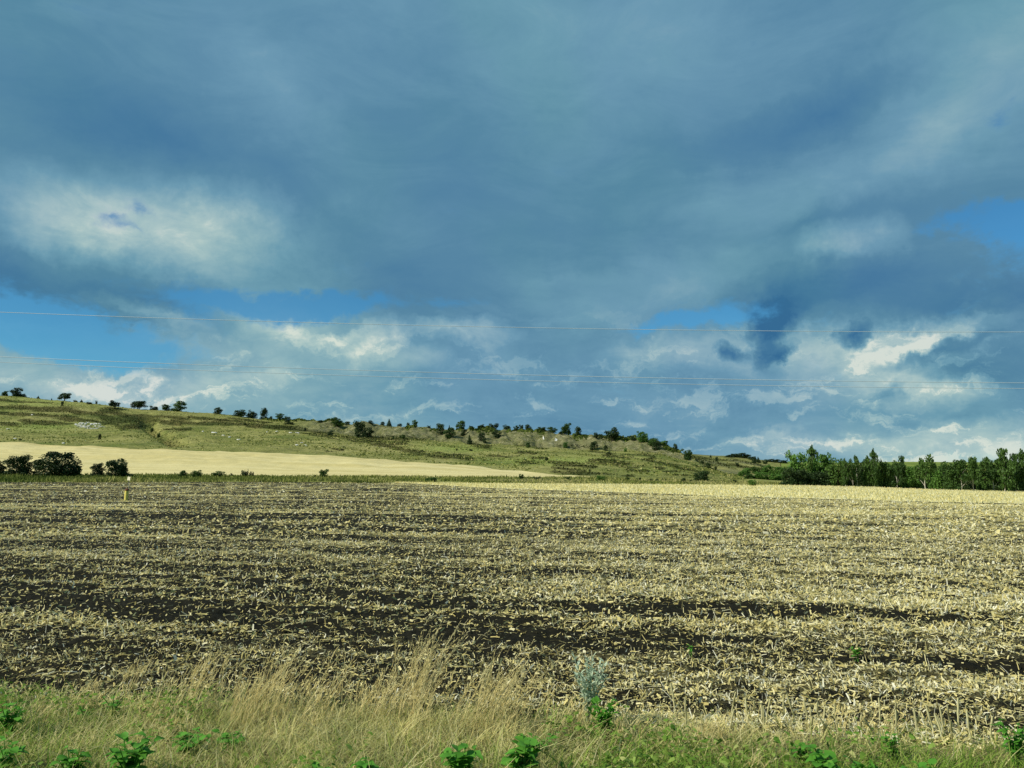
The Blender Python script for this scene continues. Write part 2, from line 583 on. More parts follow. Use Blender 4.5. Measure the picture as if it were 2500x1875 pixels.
STRAW = [(0.0, (0.20, 0.16, 0.05)), (0.25, (0.46, 0.38, 0.13)), (0.6, (0.70, 0.61, 0.25)), (0.85, (0.80, 0.73, 0.39)), (1.0, (0.80, 0.78, 0.60))]
M_STRAW = blade_mat('straw', STRAW, 0.34, 0.8)
M_DRY = blade_mat('dry_grass', [(0.0, (0.14, 0.28, 0.03)), (0.25, (0.30, 0.40, 0.08)), (0.5, (0.52, 0.52, 0.20)), (0.8, (0.66, 0.60, 0.28)), (1.0, (0.72, 0.68, 0.38))], 0.45, 0.7, 1.6)
M_TALL = blade_mat('seeding_grass', [(0.0, (0.44, 0.36, 0.14)), (0.5, (0.64, 0.54, 0.24)), (1.0, (0.76, 0.68, 0.36))], 0.45, 0.7)
M_HERB = blade_mat('verge_herb_leaves', [(0.0, (0.06, 0.14, 0.015)), (0.5, (0.16, 0.27, 0.04)), (0.85, (0.28, 0.38, 0.09)), (1.0, (0.46, 0.46, 0.17))], 0.35, 0.7)
M_MARGIN = blade_mat('margin_grass', [(0.0, (0.08, 0.12, 0.022)), (0.5, (0.20, 0.23, 0.055)), (0.8, (0.32, 0.32, 0.10)), (1.0, (0.46, 0.42, 0.18))], 0.35, 0.8, 0.12)
M_SCRUB = blade_mat('hill_scrub', [(0.0, (0.014, 0.022, 0.005)), (0.5, (0.032, 0.042, 0.010)), (1.0, (0.085, 0.088, 0.025))], 0.15, 0.9)


def leaf_mat(name, dark, light, transl=0.25):
    m, T, out = new_mat(name)
    oi = T.node('ShaderNodeObjectInfo')
    f = T.math('MULTIPLY_ADD', oi.outputs['Random'], 0.35, T.math('MULTIPLY', attr(T, 'tone'), 0.65))
    c = T.mix(f, dark, light)
    finish(T, out, c, 0.65, transl=transl, spec=0.25)
    return m


M_BUSH = leaf_mat('dark_bush_leaves', (0.009, 0.024, 0.005), (0.045, 0.085, 0.017), 0.1)
M_TREE = leaf_mat('tree_leaves', (0.014, 0.040, 0.007), (0.085, 0.165, 0.026), 0.18)
M_FRESH = leaf_mat('fresh_leaves', (0.024, 0.075, 0.009), (0.13, 0.26, 0.038), 0.2)
M_GREY = leaf_mat('grey_green_leaves', (0.34, 0.44, 0.30), (0.58, 0.68, 0.50), 0.4)
M_WEED = leaf_mat('broad_weed_leaves', (0.035, 0.15, 0.010), (0.15, 0.40, 0.045), 0.4)


def plain(name, col, rough=0.8, scale=6.0, amt=0.3, spec=0.3, metal=0.0):
    m, T, out = new_mat(name)
    tc = T.node('ShaderNodeTexCoord').outputs['Object']
    n = T.noise(tc, scale, 5, 0.6)
    c = T.mix(T.smooth(n, 0.3, 0.75), col, tuple(x * (1 - amt) for x in col))
    finish(T, out, c, rough, bump=n, dist=0.01, strength=0.3, spec=spec)
    return m


M_BARK = plain('bark', (0.13, 0.10, 0.07), 0.95, 5, 0.5)
M_PALEBARK = plain('pale_bark', (0.50, 0.47, 0.38), 0.9, 4, 0.45)
M_YELLOW = plain('yellow_paint', (0.78, 0.66, 0.14), 0.5, 8, 0.15, 0.4)
M_RUST = plain('brown_red_paint', (0.16, 0.045, 0.02), 0.7, 12, 0.4)
M_SIGN = plain('cream_sign_paint', (0.80, 0.74, 0.48), 0.5, 9, 0.12, 0.4)
M_STEEL = plain('grey_steel', (0.35, 0.36, 0.34), 0.5, 10, 0.3, 0.5)
M_WIRE = plain('pale_aluminium', (0.50, 0.60, 0.62), 0.55, 3, 0.1, 0.5)
M_CHALK = plain('white_chalk', (0.66, 0.65, 0.58), 0.95, 1.2, 0.35, 0.1)
M_STALK = plain('pale_cut_stalk', (0.50, 0.47, 0.24), 0.8, 30, 0.35)


def m_field():
    m, T, out = new_mat('ploughed_soil_with_straw')
    p = pos(T)
    d = attr(T, 'straw')
    rot = T.mapping(p, (0, 0, 0), (0, 0, -ROW_A), (1, 1, 1))
    n1 = T.noise(T.mapping(rot, scale=(3.0, 7.0, 1)), 1.0, 5, 0.7)
    n2 = T.noise(T.mapping(rot, scale=(0.7, 2.2, 1)), 1.0, 5, 0.65)
    n3 = T.noise(p, 30, 4, 0.7)
    k = T.math('ADD', T.math('MULTIPLY', n1, 0.55), T.math('ADD', T.math('MULTIPLY', n2, 0.3), T.math('MULTIPLY', n3, 0.35)))
    thr = T.math('MULTIPLY_ADD', d, 0.36, 0.41)
    fac = T.smooth(T.math('SUBTRACT', thr, k), -0.035, 0.05)
    far = attr(T, 'far')
    fac = T.math('MULTIPLY', fac, T.math('MULTIPLY_ADD', far, 0.78, 0.10))
    soil = T.ramp(T.noise(p, 18, 4, 0.65), [(0.3, (0.007, 0.007, 0.004)), (0.6, (0.015, 0.014, 0.008)), (0.8, (0.038, 0.034, 0.021))])
    straw = T.ramp(n2, [(0.3, (0.42, 0.36, 0.14)), (0.5, (0.58, 0.52, 0.23)), (0.7, (0.68, 0.63, 0.33))])
    finish(T, out, T.mix(fac, soil, straw), 0.95, bump=n3, dist=0.03, strength=0.8, spec=0.08)
    return m


def m_straw(name, a, b, rowdir, spacing):
    m, T, out = new_mat(name)
    p = pos(T)
    r = T.mapping(p, (0, 0, 0), (0, 0, -rowdir), (1, 1, 1))
    n1 = T.noise(T.mapping(r, scale=(0.012, 0.16, 0.1)), 1.0, 6, 0.62, 0.6)
    n2 = T.noise(T.mapping(r, scale=(0.05, 1.0 / spacing, 0.1)), 1.0, 5, 0.7, 0.3)
    n3 = T.noise(T.mapping(r, scale=(1.2, 3.5, 1.0)), 1.0, 4, 0.7)
    c = T.mix(T.smooth(n1, 0.34, 0.66), a, b)
    c = T.mix(T.math('MULTIPLY', T.smooth(n2, 0.52, 0.74), 0.38), c, tuple(x * 0.66 for x in a))
    c = T.mix(T.math('MULTIPLY', T.smooth(n3, 0.45, 0.75), 0.45), c, (a[0] * 0.45, a[1] * 0.42, a[2] * 0.36))
    finish(T, out, c, 0.9, bump=n3, dist=0.12, strength=0.5, spec=0.1)
    return m


def m_hill():
    m, T, out = new_mat('hill_pasture')
    p = pos(T)
    dark, sc, green = attr(T, 'scrub'), attr(T, 'scarp'), attr(T, 'lush')
    n1 = T.noise(T.mapping(p, scale=(0.022, 0.022, 0.05)), 1.0, 7, 0.68, 0.7)
    n2 = T.noise(T.mapping(p, scale=(0.07, 0.10, 0.3)), 1.0, 7, 0.70, 0.5)
    n3 = T.noise(T.mapping(p, scale=(0.9, 1.6, 1.6)), 1.0, 4, 0.7)
    c = T.ramp(n1, [(0.38, (0.135, 0.165, 0.036)), (0.5, (0.230, 0.235, 0.066)), (0.62, (0.320, 0.300, 0.105))])
    c = T.mix(T.math('MULTIPLY', T.smooth(n2, 0.50, 0.64), 0.55), c, (0.088, 0.098, 0.027))
    c = T.mix(T.math('MULTIPLY', T.smooth(n2, 0.45, 0.33), 0.6), c, (0.36, 0.33, 0.14))
    c = T.mix(T.math('MULTIPLY', green, 0.75), c, T.mix(n3, (0.17, 0.25, 0.04), (0.30, 0.35, 0.085)))
    c = T.mix(T.math('MULTIPLY', T.smooth(n3, 0.5, 0.75), 0.5), c, (0.10, 0.105, 0.035))
    n4 = T.noise(T.mapping(p, scale=(0.28, 0.42, 0.5)), 1.0, 7, 0.75, 0.3)
    c = T.mix(T.math('MULTIPLY', T.smooth(n4, 0.50, 0.66), 0.42), c, (0.075, 0.085, 0.024))
    c = T.mix(T.math('MULTIPLY', T.smooth(n4, 0.46, 0.34), 0.5), c, (0.36, 0.33, 0.15))
    dk = T.math('MULTIPLY', dark, T.math('MULTIPLY_ADD', n3, 0.5, 0.65), clamp=True)
    c = T.mix(T.math('MULTIPLY', dk, 0.96), c, T.mix(T.smooth(n1, 0.42, 0.58), (0.038, 0.052, 0.011), (0.078, 0.070, 0.020)))
    v = T.noise(T.mapping(p, scale=(0.22, 0.4, 0.16)), 1.0, 7, 0.72, 1.2)
    rock = T.ramp(v, [(0.30, (0.060, 0.068, 0.024)), (0.44, (0.130, 0.130, 0.055)), (0.58, (0.205, 0.198, 0.100)), (0.74, (0.44, 0.42, 0.29))])
    rock = T.mix(T.math('MULTIPLY', T.smooth(T.noise(p, 0.35, 6, 0.7), 0.50, 0.62), 0.6), rock, (0.105, 0.125, 0.042))
    c = T.mix(sc, c, rock)
    finish(T, out, c, 0.95, bump=n4, dist=1.6, strength=0.8, spec=0.08)
    return m


def m_green(name, a, b, scale=0.05):
    m, T, out = new_mat(name)
    p = pos(T)
    n = T.noise(T.mapping(p, scale=(scale, scale * 2.5, scale)), 1.0, 6, 0.65, 0.3)
    n3 = T.noise(p, 1.4, 4, 0.7)
    c = T.mix(T.smooth(n, 0.35, 0.66), a, b)
    c = T.mix(T.math('MULTIPLY', T.smooth(n3, 0.5, 0.75), 0.5), c, tuple(x * 0.45 for x in a))
    finish(T, out, c, 0.95, bump=n3, dist=0.2, strength=0.6, spec=0.08)
    return m


M_FIELD = m_field()
M_STRIP = m_straw('pale_stubble', (0.56, 0.50, 0.235), (0.66, 0.60, 0.31), ROW_A * 2.2, 1.6)
M_WHEAT = m_straw('cut_wheat_field', (0.50, 0.425, 0.18), (0.61, 0.53, 0.26), math.radians(-8), 2.6)
M_HILL = m_hill()
M_VERGE = m_green('verge_earth', (0.10, 0.095, 0.035), (0.20, 0.17, 0.07), 0.9)
M_MARG_G = m_green('margin_turf', (0.16, 0.18, 0.045), (0.27, 0.26, 0.085), 0.08)
M_CROP = m_green('far_green_crop', (0.10, 0.15, 0.025), (0.20, 0.24, 0.05), 0.03)
M_GROUND = m_green('open_ground', (0.16, 0.15, 0.06), (0.24, 0.21, 0.09), 0.01)

# ------------------------------------------------------------------ ground sheets
# wide sheet of land out to the horizon, under everything
gx, gy = np.meshgrid(np.linspace(-9000, 9000, 13), np.linspace(-4000, 12000, 13))
grid('ground', gx, gy, np.full_like(gx, -14.0), M_GROUND)

A = np.linspace(-1, 1, 760)


def fan(rows_fn, acol):
    return rows_fn


# road verge
vx, vt = np.meshgrid(np.linspace(-26, 26, 200), np.linspace(0, 1, 46))
vy = -14 + (Yv(vx) + 14) * vt ** 0.8
grid('road_verge', vx, vy, H(vx, vy) + 0.06 * (fbm(vx * 1.2, vy * 1.2, 3, 3) - 0.5), M_VERGE)

# ploughed field: rows from the verge to the pale strip / the field's far edge
s = np.linspace(0, 1, 420)
e = -0.3
Yrow = (1.0 + s * (15.5 ** e - 1.0)) ** (1 / e)          # 1 .. 15.5, closer together near the road
Yrow = (Yrow - 1.0) / 14.5
aa, tt = np.meshgrid(A, Yrow)


def strip_start(px):
    """far edge of the ploughing, where the pale stubble begins"""
    py = np.interp(px, [900, 1000, 1200, 1516, 1770, 2116, 2500, 3200], [1177.2, 1179.5, 1192, 1203, 1212.6, 1222, 1231.6, 1250])
    yf, pf = YF(px), pyF(px)
    # along the slope between Y=45 (flat) and the far edge
    Yc_ = np.linspace(30, 190, 400)
    out = np.empty_like(px)
    flat = px.ravel()
    o = out.ravel()
    for i, q in enumerate(flat):
        X = (q - CXP) / F * math.cos(PITCH) * Yc_
        _, pp = project(X, Yc_, base_H(X, Yc_))
        k = np.argmax(pp <= py.ravel()[i])
        o[i] = Yc_[k]
    return np.minimum(o.reshape(px.shape), yf)


pxcol = CXP + F * A / math.cos(PITCH) * 0.985
Yend = YF(pxcol)
Yend_s = np.where(pxcol < 950, Yend, strip_start(pxcol))
Yend_s = np.minimum(Yend_s, Yend)
y0 = Yv(A * 13.0)
fy = y0[None] + (Yend_s - y0)[None] * tt
fx = aa * (fy + 4)
fy0 = Yv(fx[0])
fy = fy + (fy0 - fy[0])[None] * (1 - tt) ** 6
SD = straw_density(fx, fy)
grid('ploughed_field', fx, fy, H(fx, fy) + soil_relief(fx, fy) - 0.06, M_FIELD, {'straw': SD, 'far': sstep(fy, 14, 55)})

# pale stubble strip
t = np.linspace(0, 1, 60)
sx_t = t[:, None]
sy = Yend_s[None] + (Yend - Yend_s)[None] * sx_t
sx = A[None] * (sy + 4)
grid('stubble_strip', sx, sy, H(sx, sy) + 0.04 * (fbm(sx, sy * 2, 33, 3) - 0.5), M_STRIP, None, np.broadcast_to((Yend - Yend_s)[None] > 0.8, sy.shape))

# green field margin
Ym_c = YM(pxcol)
my = Yend[None] + (Ym_c - Yend)[None] * np.linspace(0, 1, 16)[:, None]
mx = A[None] * (my + 4)
grid('field_margin', mx, my, H(mx, my), M_MARG_G)

# cut wheat field on the rise
Yw_c = YW(pxcol)
wy = Ym_c[None] + (Yw_c - Ym_c)[None] * np.linspace(0, 1, 70)[:, None]
wx = A[None] * (wy + 4)
wheat_cols = pxcol < 1437
grid('wheat_stubble_field', wx, wy, H(wx, wy), M_WHEAT, None, np.broadcast_to(wheat_cols[None], wy.shape))
grid('meadow', wx, wy, H(wx, wy), M_MARG_G, None, np.broadcast_to(~wheat_cols[None], wy.shape))

# hillside: slope, bare scarp, ridge and the plateau behind
AH = np.linspace(-1, 1, 1300)
pxh = CXP + F * AH / math.cos(PITCH) * 0.99
yw, yc, yr = YW(pxh), YC(pxh), YR(pxh)
rows = [yw[None] + (yc - yw)[None] * np.linspace(0, 1, 80)[:-1, None], yc[None] + (yr - yc)[None] * np.linspace(0, 1, 60)[:-1, None],
        yr[None] + 130 * np.linspace(0, 1, 22)[:-1, None] ** 1.5, (yr + 130)[None] + (YX - yr - 130)[None] * np.linspace(0, 1, 44)[:-1, None],
        np.broadcast_to(YX + 2600 * np.linspace(0, 1, 10)[:, None] ** 2, (10, len(AH)))]
hy = np.concatenate(rows)
hx = AH[None] * (hy + 4)
hz = H(hx, hy)
hpx, hpy = project(hx, hy, hz)

# belts of dark scrub on the slope (x0, y0, x1, y1, thickness as the photograph shows them), read back on to the land
BELTS = [(20, 975, 110, 982, 5), (60, 1012, 200, 1020, 6), (180, 1022, 290, 1036, 7), (0, 1010, 60, 1014, 5), (360, 1030, 430, 1036, 6), (470, 1018, 560, 1024, 5), (0, 995, 28, 995, 9), (32, 995, 142, 1003, 10), (155, 1001, 247, 1012, 11), (247, 1012, 300, 1030, 12), (0, 1033, 32, 1034, 7), (60, 1028, 152, 1031, 9), (278, 1004, 335, 1027, 15),
         (300, 1044, 351, 1042, 9), (345, 1017, 443, 1022, 8), (408, 1049, 465, 1049, 5), (427, 1030, 500, 1033, 9), (500, 1031, 601, 1036, 10), (601, 1036, 700, 1044, 10), (538, 1025, 595, 1027, 4), (582, 1019, 658, 1030, 5),
         (600, 1040, 739, 1050, 8), (739, 1050, 853, 1068, 8), (853, 1068, 916, 1079, 8), (897, 1070, 1024, 1069, 8), (916, 1083, 980, 1096, 8), (980, 1096, 1068, 1115, 9), (1068, 1112, 1138, 1118, 9), (951, 1081, 980, 1081, 6),
         (768, 1062, 831, 1075, 3), (806, 1099, 837, 1099, 4), (1062, 1103, 1078, 1102, 5), (986, 1107, 1011, 1108, 3), (1254, 1086, 1276, 1086, 5), (1301, 1092, 1317, 1092, 4), (1251, 1105, 1282, 1108, 6), (1295, 1119, 1327, 1121, 4),
         (1273, 1133, 1303, 1133, 5), (1377, 1091, 1434, 1097, 6), (1358, 1132, 1447, 1137, 6), (1447, 1127, 1526, 1132, 6), (1361, 1140, 1418, 1146, 5), (1364, 1151, 1428, 1154, 8), (1428, 1152, 1478, 1154, 6), (1526, 1139, 1567, 1140, 5),
         (1554, 1149, 1596, 1152, 5), (1526, 1160, 1551, 1160, 5), (1532, 1108, 1596, 1114, 6), (1580, 1121, 1643, 1137, 6), (1643, 1137, 1706, 1152, 6), (1640, 1149, 1659, 1149, 4), (1656, 1159, 1675, 1159, 4), (1475, 1112, 1530, 1118, 4), (1450, 1104, 1500, 1108, 4), (1150, 1084, 1190, 1092, 5), (1200, 1112, 1240, 1114, 4), (1600, 1140, 1625, 1144, 4), (1720, 1140, 1780, 1150, 5), (1740, 1120, 1800, 1128, 5)]


def belt_mask(px, py, X, Y):
    wx_ = 70 * (fbm(X / 18, Y / 18, 71, 4) - 0.5)
    wy_ = 16 * (fbm(X / 16, Y / 20, 73, 4) - 0.5)
    qx, qy = px + wx_, py + wy_
    m = np.zeros_like(px)
    for x0, y0_, x1, y1_, th in BELTS:
        dx, dy = x1 - x0, y1_ - y0_
        L2 = dx * dx + dy * dy + 1e-6
        tt_ = np.clip(((qx - x0) * dx + (qy - y0_) * dy) / L2, 0, 1)
        ex = (qx - x0 - tt_ * dx) / 3.6
        ey = qy - y0_ - tt_ * dy
        d = np.sqrt(ex * ex + ey * ey) / (th * 0.78)
        m = np.maximum(m, 1 - d)
    return sstep(m * (0.55 + 0.9 * fbm(X / 6, Y / 9, 75, 3)), 0.0, 0.5)


def lush_mask(px, py):
    def g(cx, cy, rx, ry):
        return np.exp(-((px - cx) / rx) ** 2 - ((py - cy) / ry) ** 2)
    return np.clip(1.0 * g(1100, 1095, 90, 11) + 0.9 * g(90, 1042, 110, 12) + 0.6 * g(80, 985, 140, 14) + 0.5 * g(1400, 1122, 160, 10) + 0.7 * g(1330, 1128, 130, 10) + .6 * g(1600, 1150, 80, 10), 0, 1)


front = hy <= (yr + 6)[None]
scrub = np.where(front, belt_mask(hpx, hpy, hx, hy), 0)
lush = np.where(front, lush_mask(hpx, hpy), 0)
tg, dg = gully_t(hx, hy)
scrub = np.maximum(scrub, 0.75 * np.exp(-((dg - 1.0) / 2.2) ** 2) * sstep(tg, 0.02, 0.15) * sstep(tg, 1.05, 0.9))
back = sstep(hy, (yr + 90)[None], (yr + 140)[None]) * (hpx > 1600)
bushy = sstep(fbm(hx / 22, hy / 40, 81, 4), 0.48, 0.60) * back
scrub = np.maximum(scrub, 0.7 * bushy)
sc = scarp_mask(hx, hy)
pale_slope = 0.75 * sstep(hpx, 1890, 1850) * back * sstep(fbm(hx / 30, hy / 60, 83, 3), 0.46, 0.58)
sc = np.clip(np.maximum(sc, pale_slope), 0, 1)
attrs_h = {'scrub': scrub, 'scarp': sc, 'lush': lush}
nfar = rows[0].shape[0] + rows[1].shape[0] + rows[2].shape[0]
is_far = np.zeros_like(hy, bool)
is_far[nfar:, :] = (pxh > 1895)[None]
grid('hillside', hx, hy, hz, M_HILL, attrs_h, ~is_far)
grid('green_crop_field', hx, hy, hz, M_CROP, None, is_far)
del hpx, hpy


# ------------------------------------------------------------------ finding places on the land
YS = np.concatenate([np.geomspace(4, 120, 500), np.linspace(120.5, 620, 1400), np.linspace(622, 1100, 240)])


def spot(px, py, lo=4.0, hi=1100.0):
    """point of the land that the photograph shows at (px, py); the ridge itself when that is sky"""
    X = (px - CXP) / F * math.cos(PITCH) * YS
    Z = H(X, YS)
    _, pp = project(X, YS, Z)
    ok = (YS >= lo) & (YS <= hi)
    hit = np.where(ok & (pp <= py))[0]
    if len(hit):
        i = hit[0]
    else:
        c = np.where(ok)[0]
        i = c[np.argmin(pp[c])]
    y = YS[i]
    x = (px - CXP) / F * (y * math.cos(PITCH) + (Z[i] - CAMH) * math.sin(PITCH))
    return float(x), float(y), float(H(x, y))


# ------------------------------------------------------------------ ground cover (nobody could count it)
def rnd(n, a=0.0, b=1.0):
    return RNG.uniform(a, b, n)


GI = np.linspace(-700, 3300, 400)
GE = np.where(GI < 950, YF(GI), np.minimum(strip_start(GI), YF(GI)))


def straw_litter():
    parts = []
    for (ya, yb, n, segs, L0, L1, W0, W1, lift) in ((7.3, 14, 190000, 2, .025, .11, .006, .020, .03), (13, 32, 420000, 1, .035, .13, .012, .032, .04), (30, 75, 220000, 1, .07, .20, .03, .07, .05), (70, 132, 60000, 1, .12, .30, .06, .11, .05)):
        q = rnd(n)
        Y = (ya ** 0.4 + q * (yb ** 0.4 - ya ** 0.4)) ** 2.5
        X = rnd(n, -1, 1) * (0.72 * Y + 2.5)
        cl = n // 5
        ci = RNG.integers(0, cl, n)                      # straw lies in tufts and wisps
        X = 0.5 * X + 0.5 * X
        dx, dy = RNG.normal(0, 1, n), RNG.normal(0, 1, n)
        sp = 0.06 + 0.004 * Y
        X = X[ci] + dx * sp
        Y = Y[ci] + dy * sp * 1.4
        D = straw_density(X, Y)
        px = px_of(X, Y)
        keep = (rnd(n) < (D * 1.08) ** 1.5) & (Y > Yv(X) - 0.1) & (Y < np.interp(px, GI, GE) - 0.5)
        X, Y, D = X[keep], Y[keep], D[keep]
        m = len(X)
        yaw = rnd(m, 0, 2 * np.pi)
        pitch = np.abs(RNG.normal(0, 0.32, m))
        up = rnd(m) < (0.14 + 0.20 * D) * (1 if yb < 40 else .6)                  # pieces of stubble left standing
        pitch = np.where(up, rnd(m, 0.7, 1.5), pitch)
        d0 = np.stack([np.cos(yaw) * np.cos(pitch), np.sin(yaw) * np.cos(pitch), np.sin(pitch)], -1)
        side = unit(np.cross(d0, unit(RNG.normal(0, 1, (m, 3)) + np.array([0, 0, 1.6]))))
        # standing pieces turn their width to any side
        thin = rnd(m) < 0.45
        L = rnd(m, L0, L1) * np.where(thin, 1.35, 0.8) * np.where(up, 0.95, 1.0) * (0.6 + 0.8 * rnd(m) ** 2)
        wd = rnd(m, W0, W1) * np.where(thin, 0.55, 1.25) * np.where(rnd(m) < 0.08, 1.8, 1.0)
        Z = H(X, Y) + soil_relief(X, Y) - 0.06 + rnd(m, 0, lift)
        bend = RNG.normal(0, 0.22, (m, 3)) * L[:, None]
        bend[:, 2] = -np.abs(bend[:, 2]) * 0.6
        tone = np.clip(RNG.beta(2.6, 1.7, m) + 0.25 * (D - 0.35) + 0.1 * up, 0, 1)
        parts.append(strips(np.stack([X, Y, Z], -1), d0, side, L, wd, bend, segs, 0.25, tone))
    for grp, nm in ((parts, 'straw_litter'),):
        v, f, tn = join_np(grp)
        tag(link(nm, mesh_np(nm, v, f, {'tone': tn}), M_STRAW), 'pale straw and chopped stubble strewn in rows over dark soil', 'straw', kind='stuff')


straw_litter()


def strip_stubble():
    n = 26000
    px = rnd(n, 900, 2900)
    q = rnd(n)
    yf = YF(px)
    gi = np.linspace(900, 2900, 200)
    ss = np.interp(px, gi, np.minimum(strip_start(gi), YF(gi)))
    Y = ss + (yf - ss) * q
    X = (px - CXP) / F * math.cos(PITCH) * Y
    keep = (yf - ss) > 1.0
    X, Y = X[keep], Y[keep]
    m = len(X)
    d0 = unit(np.stack([RNG.normal(0, .25, m), RNG.normal(0, .25, m), np.ones(m)], -1))
    side = unit(np.stack([np.ones(m), RNG.normal(0, .5, m), np.zeros(m)], -1))
    v, f, tn = strips(np.stack([X, Y, H(X, Y) - 0.02], -1), d0, side, rnd(m, .10, .24), rnd(m, .05, .14), np.zeros((m, 3)), 1, 0.5, np.clip(RNG.normal(.74, .12, m), 0, 1))
    tag(link('standing_stubble', mesh_np('standing_stubble', v, f, {'tone': tn}), M_STRAW), 'short pale stubble standing on the bright strip', 'stubble', kind='stuff')


strip_stubble()


def verge_grass():
    parts = []
    # turf and dry grass of the verge
    n = 150000
    Y = rnd(n, 3.6, 9.9)
    X = rnd(n, -1, 1) * (0.75 * Y + 2.2)
    edge = Yv(X) - Y
    dens = sstep(edge, -0.6, 0.5) * (0.45 + 0.9 * fbm(X * 1.3, Y * 1.3, 101, 3))
    keep = rnd(n) < dens
    X, Y, edge = X[keep], Y[keep], edge[keep]
    m = len(X)
    green = np.clip(0.14 + sstep(Y, 7.9, 6.6) * (0.45 + 0.25 * sstep(X, -1, 3)) + 1.0 * (fbm(X * 0.7, Y * 0.9, 103, 3) - 0.5) + 0.25 * sstep(X, -3, -6), 0, 1)
    tone = np.clip(np.where(rnd(m) < green, rnd(m, 0, .33), rnd(m, .36, 1.0)), 0, 1)
    L = rnd(m, .09, .34) * (0.75 + 0.6 * fbm(X * 1.1, Y * 1.1, 105, 2)) * (0.72 + 0.28 * sstep(edge, -.3, 1.0))
    yaw = rnd(m, 0, 2 * np.pi)
    d0 = unit(np.stack([RNG.normal(.06, .55, m), RNG.normal(0, .55, m), np.ones(m)], -1))
    side = np.stack([np.cos(yaw), np.sin(yaw), np.zeros(m)], -1)
    bend = np.stack([RNG.normal(.08, .40, m), RNG.normal(0, .40, m), -rnd(m, 0, .5)], -1) * L[:, None]
    parts.append(strips(np.stack([X, Y, H(X, Y) - 0.03], -1), d0, side, L, .004 + .018 * rnd(m) ** 2.2, bend, 3, .85, tone))
    v, f, tn = join_np(parts)
    tag(link('verge_grass', mesh_np('verge_grass', v, f, {'tone': tn}), M_DRY), 'tangled dry and green grass along the road verge', 'grass', kind='stuff')


verge_grass()


def verge_herbs():
    # low leafy growth woven through the turf
    n = 60000
    Y = rnd(n, 4.5, 9.4)
    X = rnd(n, -1, 1) * (0.72 * Y + 2.0)
    edge = Yv(X) - Y
    patch = fbm(X * 0.9, Y * 1.1, 151, 4)
    want = sstep(patch + 0.16 * sstep(Y, 7.8, 6.6) + 0.10 * sstep(X, -3.5, -5.5), .53, .70) * sstep(edge, .0, .7) * (1 - .70 * sstep(X, 0, 2.5))
    keep = rnd(n) < want
    X, Y, patch = X[keep], Y[keep], patch[keep]
    m = len(X)
    Z = H(X, Y) + rnd(m, .02, .22) * (0.5 + fbm(X * 2, Y * 2, 153, 2))
    yaw = rnd(m, 0, 2 * np.pi)
    d0 = unit(np.stack([np.cos(yaw), np.sin(yaw), RNG.normal(.25, .4, m)], -1))
    side = unit(np.cross(d0, unit(RNG.normal(0, .4, (m, 3)) + np.array([0, 0, 1.0]))))
    L = rnd(m, .025, .075)
    bend = np.stack([np.zeros(m), np.zeros(m), -.35 * L], -1)
    v, f, tn = strips(np.stack([X, Y, Z], -1), d0, side, L, L * rnd(m, .35, .7), bend, 2, .6, np.clip(RNG.normal(.45, .25, m), 0, 1), 1.5)
    tag(link('verge_undergrowth', mesh_np('verge_undergrowth', v, f, {'tone': tn}), M_HERB), 'low green leafy undergrowth in patches through the verge grass', 'undergrowth', kind='stuff')


verge_herbs()


